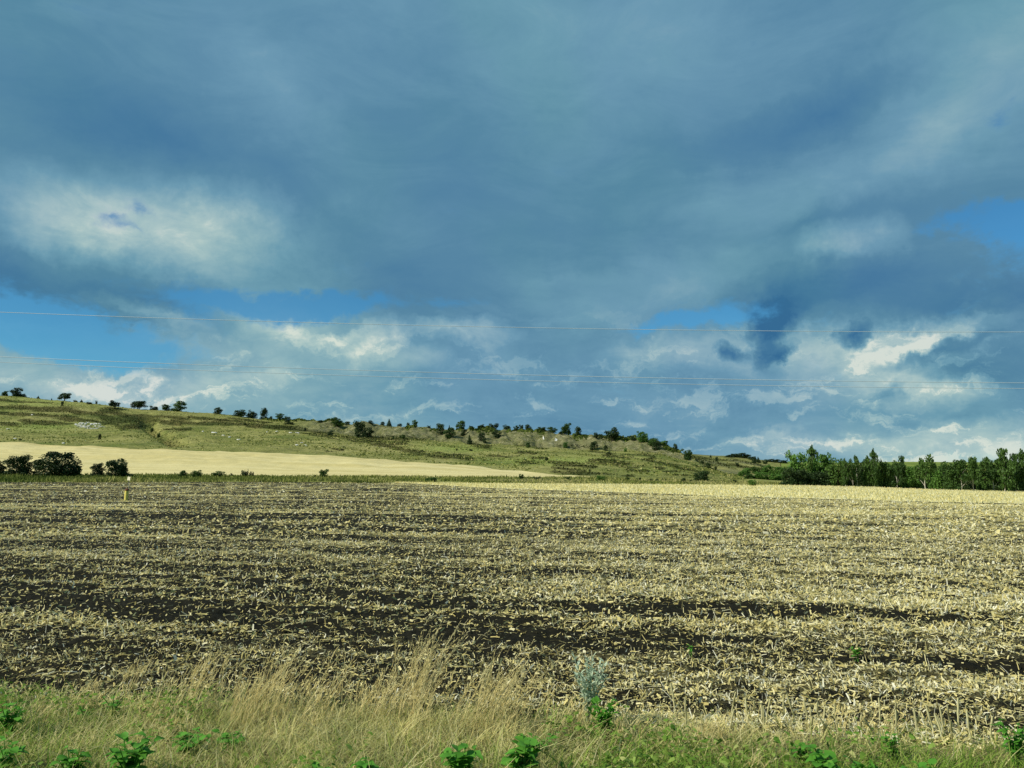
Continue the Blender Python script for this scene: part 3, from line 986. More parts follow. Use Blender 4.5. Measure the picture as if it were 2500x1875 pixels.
def tall_grass():
    hp = [-200, 0, 120, 330, 440, 520, 700, 830, 900, 960, 1200, 1290, 1370, 1450, 1650, 2000, 2700]
    hh = [.34, .40, .36, .40, .60, .74, .76, .56, .62, .92, .96, .84, .48, .36, .32, .30, .28]
    dn = [.10, .14, .10, .16, .5, .75, .8, .5, .6, .95, 1.0, .9, .3, .15, .14, .14, .12]
    # tufts of forty-odd stems with gaps between them
    cx = rnd(700, -8, 8)
    cx = cx[rnd(700) < np.interp(px_of(cx, 8.6), hp, dn) * .34]
    per = RNG.integers(8, 34, len(cx))
    tuft_h = np.repeat(RNG.uniform(.48, 1.08, len(cx)), per)
    cy = Yv(cx) - 0.35 + RNG.normal(0, .38, len(cx))
    X = np.repeat(cx, per)
    n = len(X)
    X = X + RNG.normal(0, .10, n)
    Y = np.repeat(cy, per) + RNG.normal(0, .10, n)
    px = px_of(X, Y)
    keep = Y > 5
    X, Y, px, tuft_h = X[keep], Y[keep], px[keep], tuft_h[keep]
    m = len(X)
    L = tuft_h * np.interp(px, hp, hh) * (0.45 + 0.62 * rnd(m) ** 0.7)
    d0 = unit(np.stack([RNG.normal(.16, .13, m), RNG.normal(0, .14, m), np.ones(m)], -1))
    yaw = rnd(m, 0, np.pi)
    side = np.stack([np.cos(yaw), np.sin(yaw), np.zeros(m)], -1)
    bend = np.stack([np.abs(RNG.normal(.20, .13, m)), RNG.normal(0, .10, m), -rnd(m, .02, .12)], -1) * L[:, None]
    p0 = np.stack([X, Y, H(X, Y) - 0.03], -1)
    tone = np.clip(RNG.normal(.5, .22, m), 0, 1)
    parts = [strips(p0, d0, side, L, rnd(m, .0045, .009), bend, 3, .6, tone)]
    # loose seed heads: a spray of short bristles round the top third of each stem
    hd = np.where(rnd(m) < 0.75)[0]
    for k in range(9):
        sfrac = 0.70 + 0.30 * k / 8.0
        c = p0[hd] + d0[hd] * (L[hd] * sfrac)[:, None] + bend[hd] * sfrac ** 2
        dd = unit(d0[hd] * 1.2 + bend[hd] / L[hd][:, None] * 1.5 + RNG.normal(0, .42, (len(hd), 3)))
        yw_ = RNG.normal(0, 1, (len(hd), 3))
        sd_ = unit(np.cross(dd, yw_))
        ln = rnd(len(hd), .03, .075) * (1.15 - 0.6 * k / 8)
        parts.append(strips(c, dd, sd_, ln, rnd(len(hd), .005, .011), np.zeros((len(hd), 3)), 1, .7, np.clip(tone[hd] + .18, 0, 1)))
    v, f, tn = join_np(parts)
    tag(link('tall_dry_grass', mesh_np('tall_dry_grass', v, f, {'tone': tn}), M_TALL), 'tall tan seeding grass leaning over the field edge', 'grass', kind='stuff')


tall_grass()


def margin_grass():
    n = 60000
    px = rnd(n, -350, 2000)
    q = rnd(n)
    Y = YF(px) - .4 + (YM(px) - YF(px)) * q
    X = (px - CXP) / F * math.cos(PITCH) * Y
    keep = rnd(n) < sstep(fbm(X / 5, Y / 4, 121, 3), .25, .6) * np.interp(px, [0, 1300, 1900, 2000], [1, 1, .5, .25])
    X, Y, px = X[keep], Y[keep], px[keep]
    m = len(X)
    big = np.interp(px, [-350, 300, 520, 2000], [1.5, 1.3, 1.0, .8])
    L = rnd(m, .18, .5) * big * (0.5 + fbm(X / 9, Y / 5, 123, 3))
    d0 = unit(np.stack([RNG.normal(0, .4, m), RNG.normal(0, .4, m), np.ones(m)], -1))
    side = unit(np.stack([np.ones(m), RNG.normal(0, .7, m), np.zeros(m)], -1))
    gz = np.clip(.30 + 1.1 * (fbm(X / 14, Y / 6, 125, 3) - .5) + np.interp(px, [0, 600, 1400, 2000], [-.12, .05, .38, .5]), 0, 1)
    tone = np.clip(gz + RNG.normal(0, .16, m), 0, 1)
    v, f, tn = strips(np.stack([X, Y, H(X, Y) - .05], -1), d0, side, L, rnd(m, .12, .34), RNG.normal(0, .1, (m, 3)), 1, .7, tone)
    tag(link('margin_grass', mesh_np('margin_grass', v, f, {'tone': tn}), M_MARGIN), 'rough green grass band along the far edge of the ploughed field', 'grass', kind='stuff')


margin_grass()


def hill_scrub():
    # tufts of low dark growth where the belts lie
    P = []
    for (msk, n, hgt) in ((scrub, 24000, .55),):
        w = (msk ** 1.5) * (hy < 760)
        w = w * hy                                         # the mesh's cells widen with distance
        w = w.ravel() / w.sum()
        k = RNG.choice(len(w), n, p=w)
        X = hx.ravel()[k] + RNG.normal(0, .6, n)
        Y = hy.ravel()[k] + RNG.normal(0, .9, n)
        L = rnd(n, .4, 1.0) * hgt * np.where(Y > 560, 2.0, 1.0)
        d0 = unit(np.stack([RNG.normal(0, .5, n), RNG.normal(0, .5, n), np.ones(n)], -1))
        side = unit(np.stack([np.ones(n), RNG.normal(0, .9, n), np.zeros(n)], -1))
        tone = np.clip(RNG.normal(.45, .25, n), 0, 1)
        P.append(strips(np.stack([X, Y, H(X, Y) - .1], -1), d0, side, L, L * rnd(n, .6, 1.3), np.zeros((n, 3)), 1, .5, tone))
    v, f, tn = join_np(P)
    tag(link('low_scrub', mesh_np('low_scrub', v, f, {'tone': tn}), M_SCRUB), 'belts of low dark scrub growing across the grassy hillside', 'scrub', kind='stuff')


hill_scrub()


def hill_grass():
    # tussocks over the whole slope, and low growth along the crest
    n = 42000
    px = rnd(n, -150, 2000)
    q = rnd(n) ** .8
    Y = YW(px) + 1 + (YR(px) + 6 - YW(px)) * q
    X = (px - CXP) / F * math.cos(PITCH) * Y
    keep = rnd(n) < sstep(fbm(X / 10, Y / 12, 161, 4), .42, .62) + .06
    X, Y = X[keep], Y[keep]
    m = len(X)
    L = rnd(m, .18, .5)
    tone = np.clip(RNG.normal(.55, .3, m), 0, 1)
    k = 5200
    pc = rnd(k, 640, 1660)
    Yc_ = YR(pc) + RNG.normal(0, 3, k)
    Xc = (pc - CXP) / F * math.cos(PITCH) * Yc_
    kc = rnd(k) < sstep(fbm(Xc / 7, Yc_ * 0 + .5, 163, 3), .46, .62)
    Xc, Yc_ = Xc[kc], Yc_[kc]
    X, Y = np.concatenate([X, Xc]), np.concatenate([Y, Yc_])
    L = np.concatenate([L, rnd(len(Xc), .4, 1.3)])
    tone = np.concatenate([tone, np.clip(RNG.normal(.1, .12, len(Xc)), 0, 1)])
    m = len(X)
    d0 = unit(np.stack([RNG.normal(0, .4, m), RNG.normal(0, .4, m), np.ones(m)], -1))
    side = unit(np.stack([np.ones(m), RNG.normal(0, .9, m), np.zeros(m)], -1))
    v, f, tn = strips(np.stack([X, Y, H(X, Y) - .08], -1), d0, side, L, L * rnd(m, .8, 2.2), np.zeros((m, 3)), 1, .5, tone)
    tag(link('hill_grass', mesh_np('hill_grass', v, f, {'tone': tn}), M_MARGIN), 'rough grass tussocks covering the hillside and its crest', 'grass', kind='stuff')


hill_grass()


def chalk():
    # slabs of bare chalk lying on the slope: the large outcrop, then the stray ones
    P = []
    nv = 9

    def slab(px, py, w_px, h_px):
        x, y, z = spot(px, py, 100)
        w = w_px * y / F * .5
        dpt = max(h_px * y / F / 0.2, .5) * .5
        a = np.linspace(0, 2 * np.pi, nv, endpoint=False)
        r = RNG.uniform(.6, 1.1, nv)
        X, Y = x + np.cos(a) * r * w, y + np.sin(a) * r * dpt
        lo = np.stack([X, Y, H(X, Y) - .2], -1)
        hi = np.stack([x + (X - x) * .8, y + (Y - y) * .8, H(X, Y) + RNG.uniform(.12, .35, nv)], -1)
        c = np.array([[x, y, float(H(x, y)) + .32]])
        vv = np.concatenate([lo, hi, c])
        ff = [(i, (i + 1) % nv, nv + (i + 1) % nv, nv + i) for i in range(nv)] + [(nv + i, nv + (i + 1) % nv, 2 * nv, 2 * nv) for i in range(nv)]
        return vv, [list(q) for q in ff]

    def build(name, rows_, label):
        verts, faces = [], []
        for r in rows_:
            vv, ff = slab(*r)
            o = len(verts)
            verts += [tuple(q) for q in vv]
            for q in ff:
                q = [i + o for i in q]
                faces.append(q[:3] if q[2] == q[3] else q)
        me = bpy.data.meshes.new(name)
        me.from_pydata(verts, [], faces)
        tag(link(name, me, M_CHALK), label, 'chalk', kind='stuff')

    big = []
    for i in range(80):
        a, r = RNG.uniform(0, 2 * np.pi), math.sqrt(RNG.uniform(0, 1))
        x = 216 + 36 * r * math.cos(a) + 4
        y = 1040 + 7.5 * r * math.sin(a) + (x - 216) * .06
        big.append((x, y, RNG.uniform(2, 9), RNG.uniform(.5, 1.6)))
    build('chalk_outcrop', big, 'white chalk rubble outcrop shining on the grassy slope')
    small = [(20, 1049, 12, 2), (79, 1013.6, 6, 2), (155, 1083, 9, 1.6), (36, 1072, 9, 1), (495, 1054, 6, 2), (523, 1057, 18, 3), (560, 1068, 8, 1.6), (583, 1074, 10, 2.4), (545, 1064, 10, 1), (652, 1055, 5, 2), (676, 1053, 10, 2.5),
             (709, 1057, 12, 1.5), (726, 1057.5, 15, 2), (725, 1087, 9, 2), (736, 1082, 7, 2), (746, 1088, 9, 2), (1327, 1070, 5, 5), (1358, 1075, 9, 4)]
    build('chalk_patch', small, 'stray white chalk patches dotted over the pasture slope')


chalk()


# ------------------------------------------------------------------ bushes and trees
def quads_at(c, size, flat=0.0):
    n = len(c)
    a = unit(RNG.normal(0, 1, (n, 3)))
    b = unit(np.cross(a, RNG.normal(0, 1, (n, 3))))
    h = size[:, None] * .5
    a, b = a * h, b * h * RNG.uniform(.55, 1.0, (n, 1))
    v = np.stack([c - a - b * .4, c - b * .9 + a * .2, c + a + b * .4, c + b * .9 - a * .3], 1).reshape(-1, 3)
    return v, np.arange(4 * n).reshape(-1, 4)


def crown_mesh(name, lobes, n, size, mat, inner=0.35):
    """leaf clumps through the lobes' volume, thick near the skin; unit crown: radius .5, height 1"""
    lobes = np.array(lobes, float)
    vol = lobes[:, 3] * lobes[:, 4] * lobes[:, 5]
    k = RNG.choice(len(lobes), n, p=(vol ** .7) / (vol ** .7).sum())
    d = unit(RNG.normal(0, 1, (n, 3)))
    r = np.where(RNG.uniform(0, 1, n) < inner, RNG.uniform(.1, .8, n), RNG.uniform(.72, 1.06, n))
    r = r * (1 + .30 * (fbm(d[:, 0] * 3 + k * 7.1, d[:, 1] * 3 + d[:, 2] * 2.3, 131, 3) - .5))
    c = lobes[k, :3] + d * r[:, None] * lobes[k, 3:6]
    c[:, 2] = np.maximum(c[:, 2], .02)
    sz = size * RNG.uniform(.55, 1.35, n)
    v, f = quads_at(c, sz)
    tone = np.clip(.5 + .9 * (fbm(c[:, 0] * 6 + 3, c[:, 1] * 6 + c[:, 2] * 5, 137, 3) - .5) + RNG.normal(0, .14, n), 0, 1)
    me = mesh_np(name, v, f, {'tone': np.repeat(tone, 4)})
    me.materials.append(mat)
    return me


def tube_np(pts, rad, sides=6):
    pts = np.array(pts, float)
    n = len(pts)
    tn = unit(np.gradient(pts, axis=0))
    ref = np.array([1.0, 0.1, 0.0])
    e1 = unit(np.cross(tn, ref))
    e2 = np.cross(tn, e1)
    a = np.linspace(0, 2 * np.pi, sides, endpoint=False)
    ring = np.cos(a)[None, :, None] * e1[:, None] + np.sin(a)[None, :, None] * e2[:, None]
    v = (pts[:, None] + ring * np.array(rad)[:, None, None]).reshape(-1, 3)
    i = np.arange(n * sides).reshape(n, sides)
    f = np.stack([i[:-1], np.roll(i[:-1], -1, 1), np.roll(i[1:], -1, 1), i[1:]], -1).reshape(-1, 4)
    return v, f, np.zeros(len(v))


def trunk_mesh(name, top, r0, limbs, mat, lean=0.0, stems=1):
    parts = []
    for s_ in range(stems):
        ox = (s_ - (stems - 1) / 2) * .14
        pts = [(ox * .4 + lean * t_ * t_ + .02 * math.sin(7 * t_ + s_), .015 * math.sin(5 * t_), -.03 + (top + .03) * t_) for t_ in np.linspace(0, 1, 6)]
        pts = [(x + ox * t_, y, z) for (x, y, z), t_ in zip(pts, np.linspace(0, 1, 6))]
        parts.append(tube_np(pts, np.linspace(r0, r0 * .35, 6), 6))
        for q in range(limbs):
            t0 = .35 + .5 * q / max(limbs, 1)
            b = np.array(pts[int(t0 * 5)])
            a = q * 2.4 + s_
            e_ = b + np.array([math.cos(a) * .30, math.sin(a) * .30, .22])
            m_ = (b + e_) / 2 + np.array([0, 0, .02])
            parts.append(tube_np([b, m_, e_], [r0 * .45, r0 * .3, r0 * .14], 5))
    v, f, _ = join_np(parts)
    me = mesh_np(name, v, f, None, True)
    me.materials.append(mat)
    return me


def rl(n, zr, rr, sr, seed):
    """random lobes round the crown"""
    g = np.random.default_rng(seed)
    out = []
    for i in range(n):
        a = g.uniform(0, 2 * np.pi)
        z = g.uniform(*zr)
        q = g.uniform(*rr)
        s_ = g.uniform(*sr)
        out.append((math.cos(a) * q, math.sin(a) * q, z, s_, s_, s_ * g.uniform(.75, 1.05)))
    return out


PROTO = {}


def proto(kind, variants):
    PROTO[kind] = variants


def mk(kind, seeds, lobes_fn, n, size, mat, trunk):
    vs = []
    for sd_ in seeds:
        cm = crown_mesh('crown_' + kind, lobes_fn(sd_), n, size, mat)
        tm = trunk_mesh('trunk_' + kind, *trunk)
        vs.append((cm, tm))
    PROTO[kind] = vs


mk('round', (1, 2, 3, 31, 32, 33), lambda s_: [(0, 0, .38, .33, .33, .38)] + rl(5, (.08, .2), (.2, .36), (.14, .22), s_ + 50) + rl(9, (.25, .86), (.14, .38), (.10, .22), s_), 1800, .08, M_BUSH, (.5, .025, 3, M_BARK, 0, 2))
mk('rich', (4, 5, 6, 34), lambda s_: [(0, 0, .44, .37, .37, .44)] + rl(7, (.06, .2), (.25, .38), (.12, .2), s_ + 50) + rl(16, (.15, .86), (.2, .38), (.10, .18), s_), 5600, .055, M_BUSH, (.55, .022, 4, M_BARK, 0, 2))
mk('spread', (7, 8, 9), lambda s_: [(0, 0, .54, .38, .38, .30)] + rl(12, (.28, .86), (.2, .38), (.12, .2), s_), 2000, .075, M_BUSH, (.62, .03, 5, M_BARK, .05, 2))
mk('leafy', (10, 11, 12, 35, 36), lambda s_: [(0, 0, .44, .25, .25, .38)] + rl(4, (.08, .2), (.12, .28), (.14, .2), s_ + 50) + rl(13, (.2, .90), (.12, .40), (.10, .19), s_), 2300, .07, M_TREE, (.7, .022, 5, M_BARK, .03, 1))
mk('cone', (13, 14), lambda s_: [(.02 * math.sin(i * 2.1 + s_), .02 * math.cos(i * 3.3), .10 + .80 * i / 8, .46 * (1 - i / 9.2), .46 * (1 - i / 9.2), .10) for i in range(9)] + rl(8, (.1, .4), (.2, .36), (.08, .14), s_), 1700, .075, M_BUSH, (.6, .02, 2, M_BARK, 0, 1))
mk('tallbush', (15, 16, 37), lambda s_: [(0, 0, .46, .36, .36, .48)] + rl(4, (.06, .15), (.2, .3), (.14, .2), s_ + 50) + rl(9, (.2, .84), (.1, .3), (.12, .2), s_), 1700, .075, M_BUSH, (.6, .022, 3, M_BARK, 0, 1))
mk('poplar', (17, 18, 19), lambda s_: [(.10 * math.sin(i * 1.9 + s_) * (1 - i / 11), .10 * math.cos(i * 2.7 + s_) * (1 - i / 11), .16 + .78 * i / 10, (.36 if i < 9 else .46 - .02 * i) * (.75 + .4 * math.sin(i * 4.1 + s_ * 2)), (.36 if i < 9 else .46 - .02 * i) * (.75 + .4 * math.cos(i * 3.7 + s_)), .085) for i in range(11)] + rl(9, (.12, .75), (.25, .45), (.10, .2), s_), 2300, .08, M_TREE, (.9, .024, 6, M_PALEBARK, .03, 1))
mk('bare_pole', (20,), lambda s_: [(0, 0, .78, .30, .30, .16), (.1, 0, .62, .34, .3, .08), (-.1, .1, .90, .22, .22, .08)], 700, .07, M_TREE, (.95, .03, 4, M_PALEBARK, .04, 1))
mk('dome', (40,), lambda s_: [(0, 0, .44, .45, .45, .50)] + rl(14, (.1, .7), (.34, .42), (.08, .14), s_) + rl(6, (.7, .92), (.1, .28), (.08, .13), s_ + 1), 6500, .05, M_BUSH, (.5, .02, 3, M_BARK, 0, 2))
mk('belt', (41, 42, 43), lambda s_: [(0, 0, .60, .27, .27, .28)] + rl(14, (.34, .92), (.10, .40), (.10, .18), s_), 2300, .07, M_TREE, (.8, .022, 6, M_PALEBARK, .05, 1))
mk('fresh', (21, 22), lambda s_: [(0, 0, .46, .36, .36, .44)] + rl(4, (.06, .15), (.2, .3), (.14, .2), s_ + 50) + rl(14, (.15, .88), (.16, .36), (.10, .17), s_), 2600, .07, M_FRESH, (.6, .022, 4, M_BARK, 0, 1))
mk('spiky', (23, 24), lambda s_: [(.30 * math.cos(i * 2.4), .30 * math.sin(i * 2.4), .42, .10, .10, .42 * (.7 + .3 * math.sin(i * 5.1 + s_))) for i in range(7)] + [(0, 0, .2, .34, .34, .2)], 900, .085, M_BUSH, (.8, .016, 4, M_BARK, .05, 3))


def plant(kind, px, w, top, base, label, cat, group=None, name=None, lo=100.0, hi=1100.0, rz=None, at=None, mat=None):
    if at is None:
        x, y, z = spot(px, base, lo, hi)
    else:
        x, y, z = at
    # real height from where its top appears
    hgt = float(z_at(top, y) - z)
    if hgt < .4 * abs(base - top) * y / F:
        hgt = abs(base - top) * y / F
    wid = w * y / F * 1.12
    vs = PROTO[kind]
    cm, tm = vs[RNG.integers(0, len(vs))]
    nm = name or ('tree' if cat == 'tree' else 'bush')
    r = RNG.uniform(0, 2 * math.pi) if rz is None else rz
    sc_ = (wid, wid, hgt)
    if (base - top) < 13:
        o = link(nm, cm, None)
        o.location = (x, y, z - .08 * hgt)
        o.rotation_euler = (0, 0, r)
        o.scale = sc_
        return tag(o, label, cat, group)
    e_ = empty(nm, (x, y, z - .04 * hgt), label, cat, group, r, sc_)
    link('trunk' if cat == 'tree' else 'stem', tm, None, e_)
    link('crown' if cat == 'tree' else 'foliage', cm, None, e_)
    return e_


RIDGE = 'bushes and trees along the ridge skyline'
SLOPE = 'bushes scattered over the bare scarp'
MEAD = 'bushes dotted over the pasture slope'
MARG = 'shrubs along the green field margin'
# kind, centre, width, top, base (photograph pixels), label, category, group
PLANTS = [
    ('leafy', 13, 16, 952, 965, 'pale small bush at the very start of the left skyline', 'bush', RIDGE),
    ('round', 40, 30, 945, 967, 'broad rounded bush on the highest part of the ridge', 'bush', RIDGE),
    ('round', 58, 14, 959, 968, 'low lobe of bush tucked against the broad ridge-top bush', 'bush', RIDGE),
    ('cone', 93, 9, 965, 973, 'tiny pointed shrub alone between the broad bush and the leaning tree', 'bush', RIDGE),
    ('cone', 126, 4, 971, 977, 'speck of a shrub close before the leaning ridge tree', 'bush', RIDGE),
    ('spread', 157, 29, 958, 980, 'small dark tree on a short trunk, above a tiny shrub on the slope', 'tree', RIDGE),
    ('tallbush', 152, 8, 978, 992, 'small upright shrub just below the short-trunked ridge tree', 'bush', RIDGE),
    ('round', 184, 10, 975, 982, 'low fuzzy shrub just past the short-trunked ridge tree', 'bush', RIDGE),
    ('cone', 199, 8, 974, 983, 'little pointed shrub beside the low fuzzy one on the skyline', 'bush', RIDGE),
    ('round', 218, 14, 981, 987, 'flat fuzz of low shrub before the thin lone sapling', 'bush', RIDGE),
    ('spiky', 235, 6, 974, 987, 'thin lone sapling sticking up from the open skyline', 'tree', RIDGE),
    ('spread', 280, 25, 977, 998, 'fan-shaped bush on the skyline short of the gully head', 'bush', RIDGE),
    ('spread', 337, 40, 975, 999, 'wide dark flat-topped tree standing right above the gully head', 'tree', RIDGE),
    ('round', 376, 23, 989, 1001, 'low domed bush just past the gully head tree', 'bush', RIDGE),
    ('leafy', 405, 25, 984, 1002, 'medium bush touching the larger ragged one beyond the gully', 'bush', RIDGE),
    ('leafy', 435, 37, 976, 1003, 'largest ragged bush of the pair beyond the gully', 'bush', RIDGE),
    ('round', 532, 24, 994, 1011, 'single compact dark bush midway between two skyline pairs', 'bush', RIDGE),
    ('round', 585, 38, 1000, 1017, 'wide low dark bush at the start of the skyline clump of three', 'bush', RIDGE),
    ('round', 614, 26, 999, 1021, 'middle rounded bush of the skyline clump of three', 'bush', RIDGE),
    ('tallbush', 644, 23, 992, 1024, 'tall dark conical tree ending the skyline clump of three', 'tree', RIDGE),
    ('round', 659, 14, 1015, 1026, 'small skirt of bush at the foot of the tall conical tree', 'bush', RIDGE),
    ('leafy', 685, 24, 1008, 1026, 'light green loose bush just past the tall conical tree', 'bush', RIDGE),
    ('tallbush', 701, 18, 1014, 1036, 'upright green bush leaning on the light loose one', 'bush', RIDGE),
    ('round', 712, 13, 1028, 1037, 'dark low skirt under the upright green bush', 'bush', RIDGE),
    ('cone', 723, 6, 1021, 1029, 'tiny spike of shrub before the bare stretch of skyline', 'bush', RIDGE),
    ('round', 784, 17, 1024, 1031, 'flat dark tuft alone on the bare stretch of skyline', 'bush', RIDGE),
    ('leafy', 823, 29, 1017, 1041, 'ragged bush on the brink short of the biggest scarp bush', 'bush', RIDGE),
    ('round', 846, 20, 1027, 1036, 'low hedge-like growth bridging the brink to the biggest scarp bush', 'bush', RIDGE),
    ('tallbush', 879, 34, 1022, 1068, 'biggest bush on the scarp, tall and dark, reaching from foot to brink', 'bush', SLOPE),
    ('round', 898, 23, 1041, 1067, 'dark side lobe growing downhill of the biggest scarp bush', 'bush', SLOPE),
    ('round', 906, 16, 1025, 1036, 'low pointed bush on the brink just past the biggest scarp bush', 'bush', RIDGE),
    ('round', 935, 13, 1028, 1038, 'small round ball of bush next to a cross-shaped one on the brink', 'bush', RIDGE),
    ('cone', 950, 14, 1021, 1039, 'cross-shaped small conifer on the brink', 'tree', RIDGE),
    ('round', 977, 14, 1033, 1038, 'flat little tuft on the brink past the small conifer', 'bush', RIDGE),
    ('round', 996, 9, 1030, 1038, 'small dark shrub beside a pale pointed one on the brink', 'bush', RIDGE),
    ('leafy', 1013, 14, 1024, 1039, 'pale green pointed shrub on the brink', 'bush', RIDGE),
    ('round', 1047, 10, 1038, 1043, 'barely raised tuft before the bush pair that spills down the scarp', 'bush', RIDGE),
    ('tallbush', 1075, 25, 1031, 1060, 'upper of two green bushes spilling down the scarp together', 'bush', SLOPE),
    ('leafy', 1098, 28, 1042, 1070, 'lower of two dark bushes spilling down the scarp together', 'bush', SLOPE),
    ('cone', 1097, 9, 1036, 1052, 'narrow spike rising between the two spilling bushes', 'bush', SLOPE),
    ('leafy', 1125, 26, 1025, 1045, 'dark bristly bush standing clear on the brink', 'bush', RIDGE),
    ('round', 1131, 16, 1045, 1063, 'round bush on the upper scarp right under the bristly brink bush', 'bush', SLOPE),
    ('round', 1150, 10, 1038, 1045, 'tiny tuft on the brink past the bristly bush', 'bush', RIDGE),
    ('round', 1175, 20, 1034, 1046, 'neat half-dome bush on the brink, lighter of two domes', 'bush', RIDGE),
    ('round', 1204, 26, 1032, 1046, 'darkest and widest half-dome bush on the brink', 'bush', RIDGE),
    ('tallbush', 1176, 20, 1054, 1075, 'mid-scarp bush with a small tail of shrub below it', 'bush', SLOPE),
    ('round', 1183, 9, 1066, 1081, 'small tail of shrub below the mid-scarp bush', 'bush', SLOPE),
    ('cone', 1146, 14, 1059, 1085, 'narrow dark conical bush at the foot of the scarp', 'bush', SLOPE),
    ('round', 1214, 22, 1047, 1069, 'round bush high on the scarp under the darkest half-dome', 'bush', SLOPE),
    ('round', 1237, 19, 1035, 1046, 'light green tufty bush starting the long hedge-like row', 'bush', RIDGE),
    ('round', 1260, 14, 1037, 1048, 'first dark bush of the tight row of three on the brink', 'bush', RIDGE),
    ('round', 1273, 12, 1036, 1049, 'middle dark bush of the tight row of three on the brink', 'bush', RIDGE),
    ('round', 1291, 20, 1035, 1050, 'last and largest bush of the tight row of three on the brink', 'bush', RIDGE),
    ('round', 1324, 21, 1041, 1053, 'round dark bush halfway from the tight row to the tallest brink tree', 'bush', RIDGE),
    ('leafy', 1349, 25, 1041, 1056, 'ragged wide bush sloping down towards the tallest brink tree', 'bush', RIDGE),
    ('round', 1369, 10, 1051, 1060, 'small dark bush at the foot of the tallest brink tree', 'bush', RIDGE),
    ('leafy', 1384, 28, 1028, 1061, 'tallest light green tree on the brink of the scarp', 'tree', RIDGE),
    ('tallbush', 1411, 22, 1039, 1065, 'darker companion tree beside the tallest brink tree', 'tree', RIDGE),
    ('cone', 1431, 8, 1058, 1066, 'pair of tiny shrubs past the dark companion tree', 'bush', RIDGE),
    ('round', 1454, 15, 1055, 1068, 'small dark bush beginning the slope down to the leaning tree', 'bush', RIDGE),
    ('round', 1467, 13, 1058, 1069, 'small bush falling away towards the leaning tree', 'bush', RIDGE),
    ('spread', 1494, 35, 1043, 1077, 'leaning tree with a spreading crown overhanging the scarp', 'tree', RIDGE),
    ('round', 1516, 12, 1062, 1071, 'small bush tucked behind the leaning tree', 'bush', RIDGE),
    ('round', 1528, 15, 1064, 1073, 'low bush between the leaning tree and the round dark one', 'bush', RIDGE),
    ('round', 1543, 14, 1062, 1074, 'round dark bush between the leaning tree and the bright last clump', 'bush', RIDGE),
    ('fresh', 1568, 31, 1050, 1079, 'bright green bushy tree heading the last clump of the ridge', 'tree', RIDGE),
    ('leafy', 1594, 30, 1065, 1087, 'green bush in the middle of the last clump of the ridge', 'bush', RIDGE),
    ('tallbush', 1603, 27, 1075, 1098, 'dark bush hanging down the scarp under the last clump', 'bush', SLOPE),
    ('fresh', 1621, 23, 1074, 1085, 'bright low bush trailing off the last clump', 'bush', RIDGE),
    ('tallbush', 1649, 14, 1081, 1101, 'upright bush on the nose of the spur, upper of two', 'bush', RIDGE),
    ('leafy', 1677, 28, 1092, 1122, 'larger tufted bush on the nose of the spur, lower of two', 'bush', RIDGE),
    ('tallbush', 1450, 25, 1075, 1099, 'dark upright bush alone on the scarp face below the leaning tree', 'bush', SLOPE),
    ('tallbush', 1479, 13, 1085, 1101, 'smaller bush beside the dark upright one on the scarp face', 'bush', SLOPE),
    ('round', 1486, 10, 1101, 1108, 'low dark clump at the scarp foot under the smaller bush', 'bush', SLOPE),
    ('fresh', 1380, 14, 1078, 1093, 'light green bush low on the scarp under the tallest brink tree', 'bush', SLOPE),
    ('fresh', 1527, 9, 1092, 1103, 'yellow-green shrub low on the scarp under the round dark bush', 'bush', SLOPE),
    ('leafy', 1290, 13, 1078, 1093, 'olive shrub at the scarp foot under the tight row of three', 'bush', SLOPE),
    ('round', 960, 6, 1062, 1072, 'tiny upright shrub at the scarp foot past the biggest scarp bush', 'bush', SLOPE),
    ('leafy', 983, 16, 1060, 1070, 'low olive shrub at the scarp foot under the flat little tufts', 'bush', SLOPE),
    ('round', 807, 15, 1050, 1063, 'dark round shrub where the scrub belt meets the scarp', 'bush', SLOPE),
    ('tallbush', 745, 6, 1042, 1053, 'narrow shrub in the scrub belt under the bare skyline', 'bush', MEAD),
    ('cone', 598, 7, 1027, 1038, 'tiny pointed shrub in the scrub below the skyline clump of three', 'bush', MEAD),
    ('round', 1115, 5, 1095, 1100, 'speck of shrub on the bright green meadow, smaller of two', 'bush', MEAD),
    ('round', 1149, 10, 1095, 1101, 'dark dot of a shrub on the bright green meadow, larger of two', 'bush', MEAD),
    ('round', 1334, 10, 1113, 1124, 'small dark bush alone on the meadow under the scarp', 'bush', MEAD),
    ('tallbush', 1440, 7, 1144, 1153, 'small upright shrub growing out of the long dark scrub streak', 'bush', MEAD),
    ('tallbush', 243, 9, 1057, 1073, 'small lone tree just below the white chalk outcrop', 'tree', MEAD),
    ('round', 49, 8, 1070, 1075, 'dark dot of a shrub just above the cut wheat field', 'bush', MEAD),
    ('round', 268, 6, 995, 1003, 'small shrub on the slope below the fan-shaped skyline bush', 'bush', MEAD),
    ('leafy', 370, 10, 1040, 1052, 'shrub in the upper gully', 'bush', MEAD),
    ('leafy', 388, 9, 1054, 1066, 'shrub in the lower gully', 'bush', MEAD),
    # on the far shoulder past the spur
    ('round', 1728, 17, 1128, 1145, 'green rounded bush on the shoulder directly past the spur foot', 'bush', 'bushes on the far shoulder'),
    ('round', 1714, 11, 1124, 1134, 'small bush uphill of the rounded shoulder bush', 'bush', 'bushes on the far shoulder'),
    ('round', 1746, 10, 1137, 1146, 'small dark bush downhill of the rounded shoulder bush', 'bush', 'bushes on the far shoulder'),
    ('round', 1800, 12, 1128, 1138, 'small bush at the edge of the green thicket', 'bush', 'bushes on the far shoulder'),
    ('tallbush', 1750, 11, 1114, 1127, 'upright small bush near the far shoulder crest', 'bush', 'bushes on the far shoulder'),
    ('cone', 1735, 6, 1109, 1117, 'tiny shrub breaking the far shoulder crest', 'bush', 'bushes on the far shoulder'),
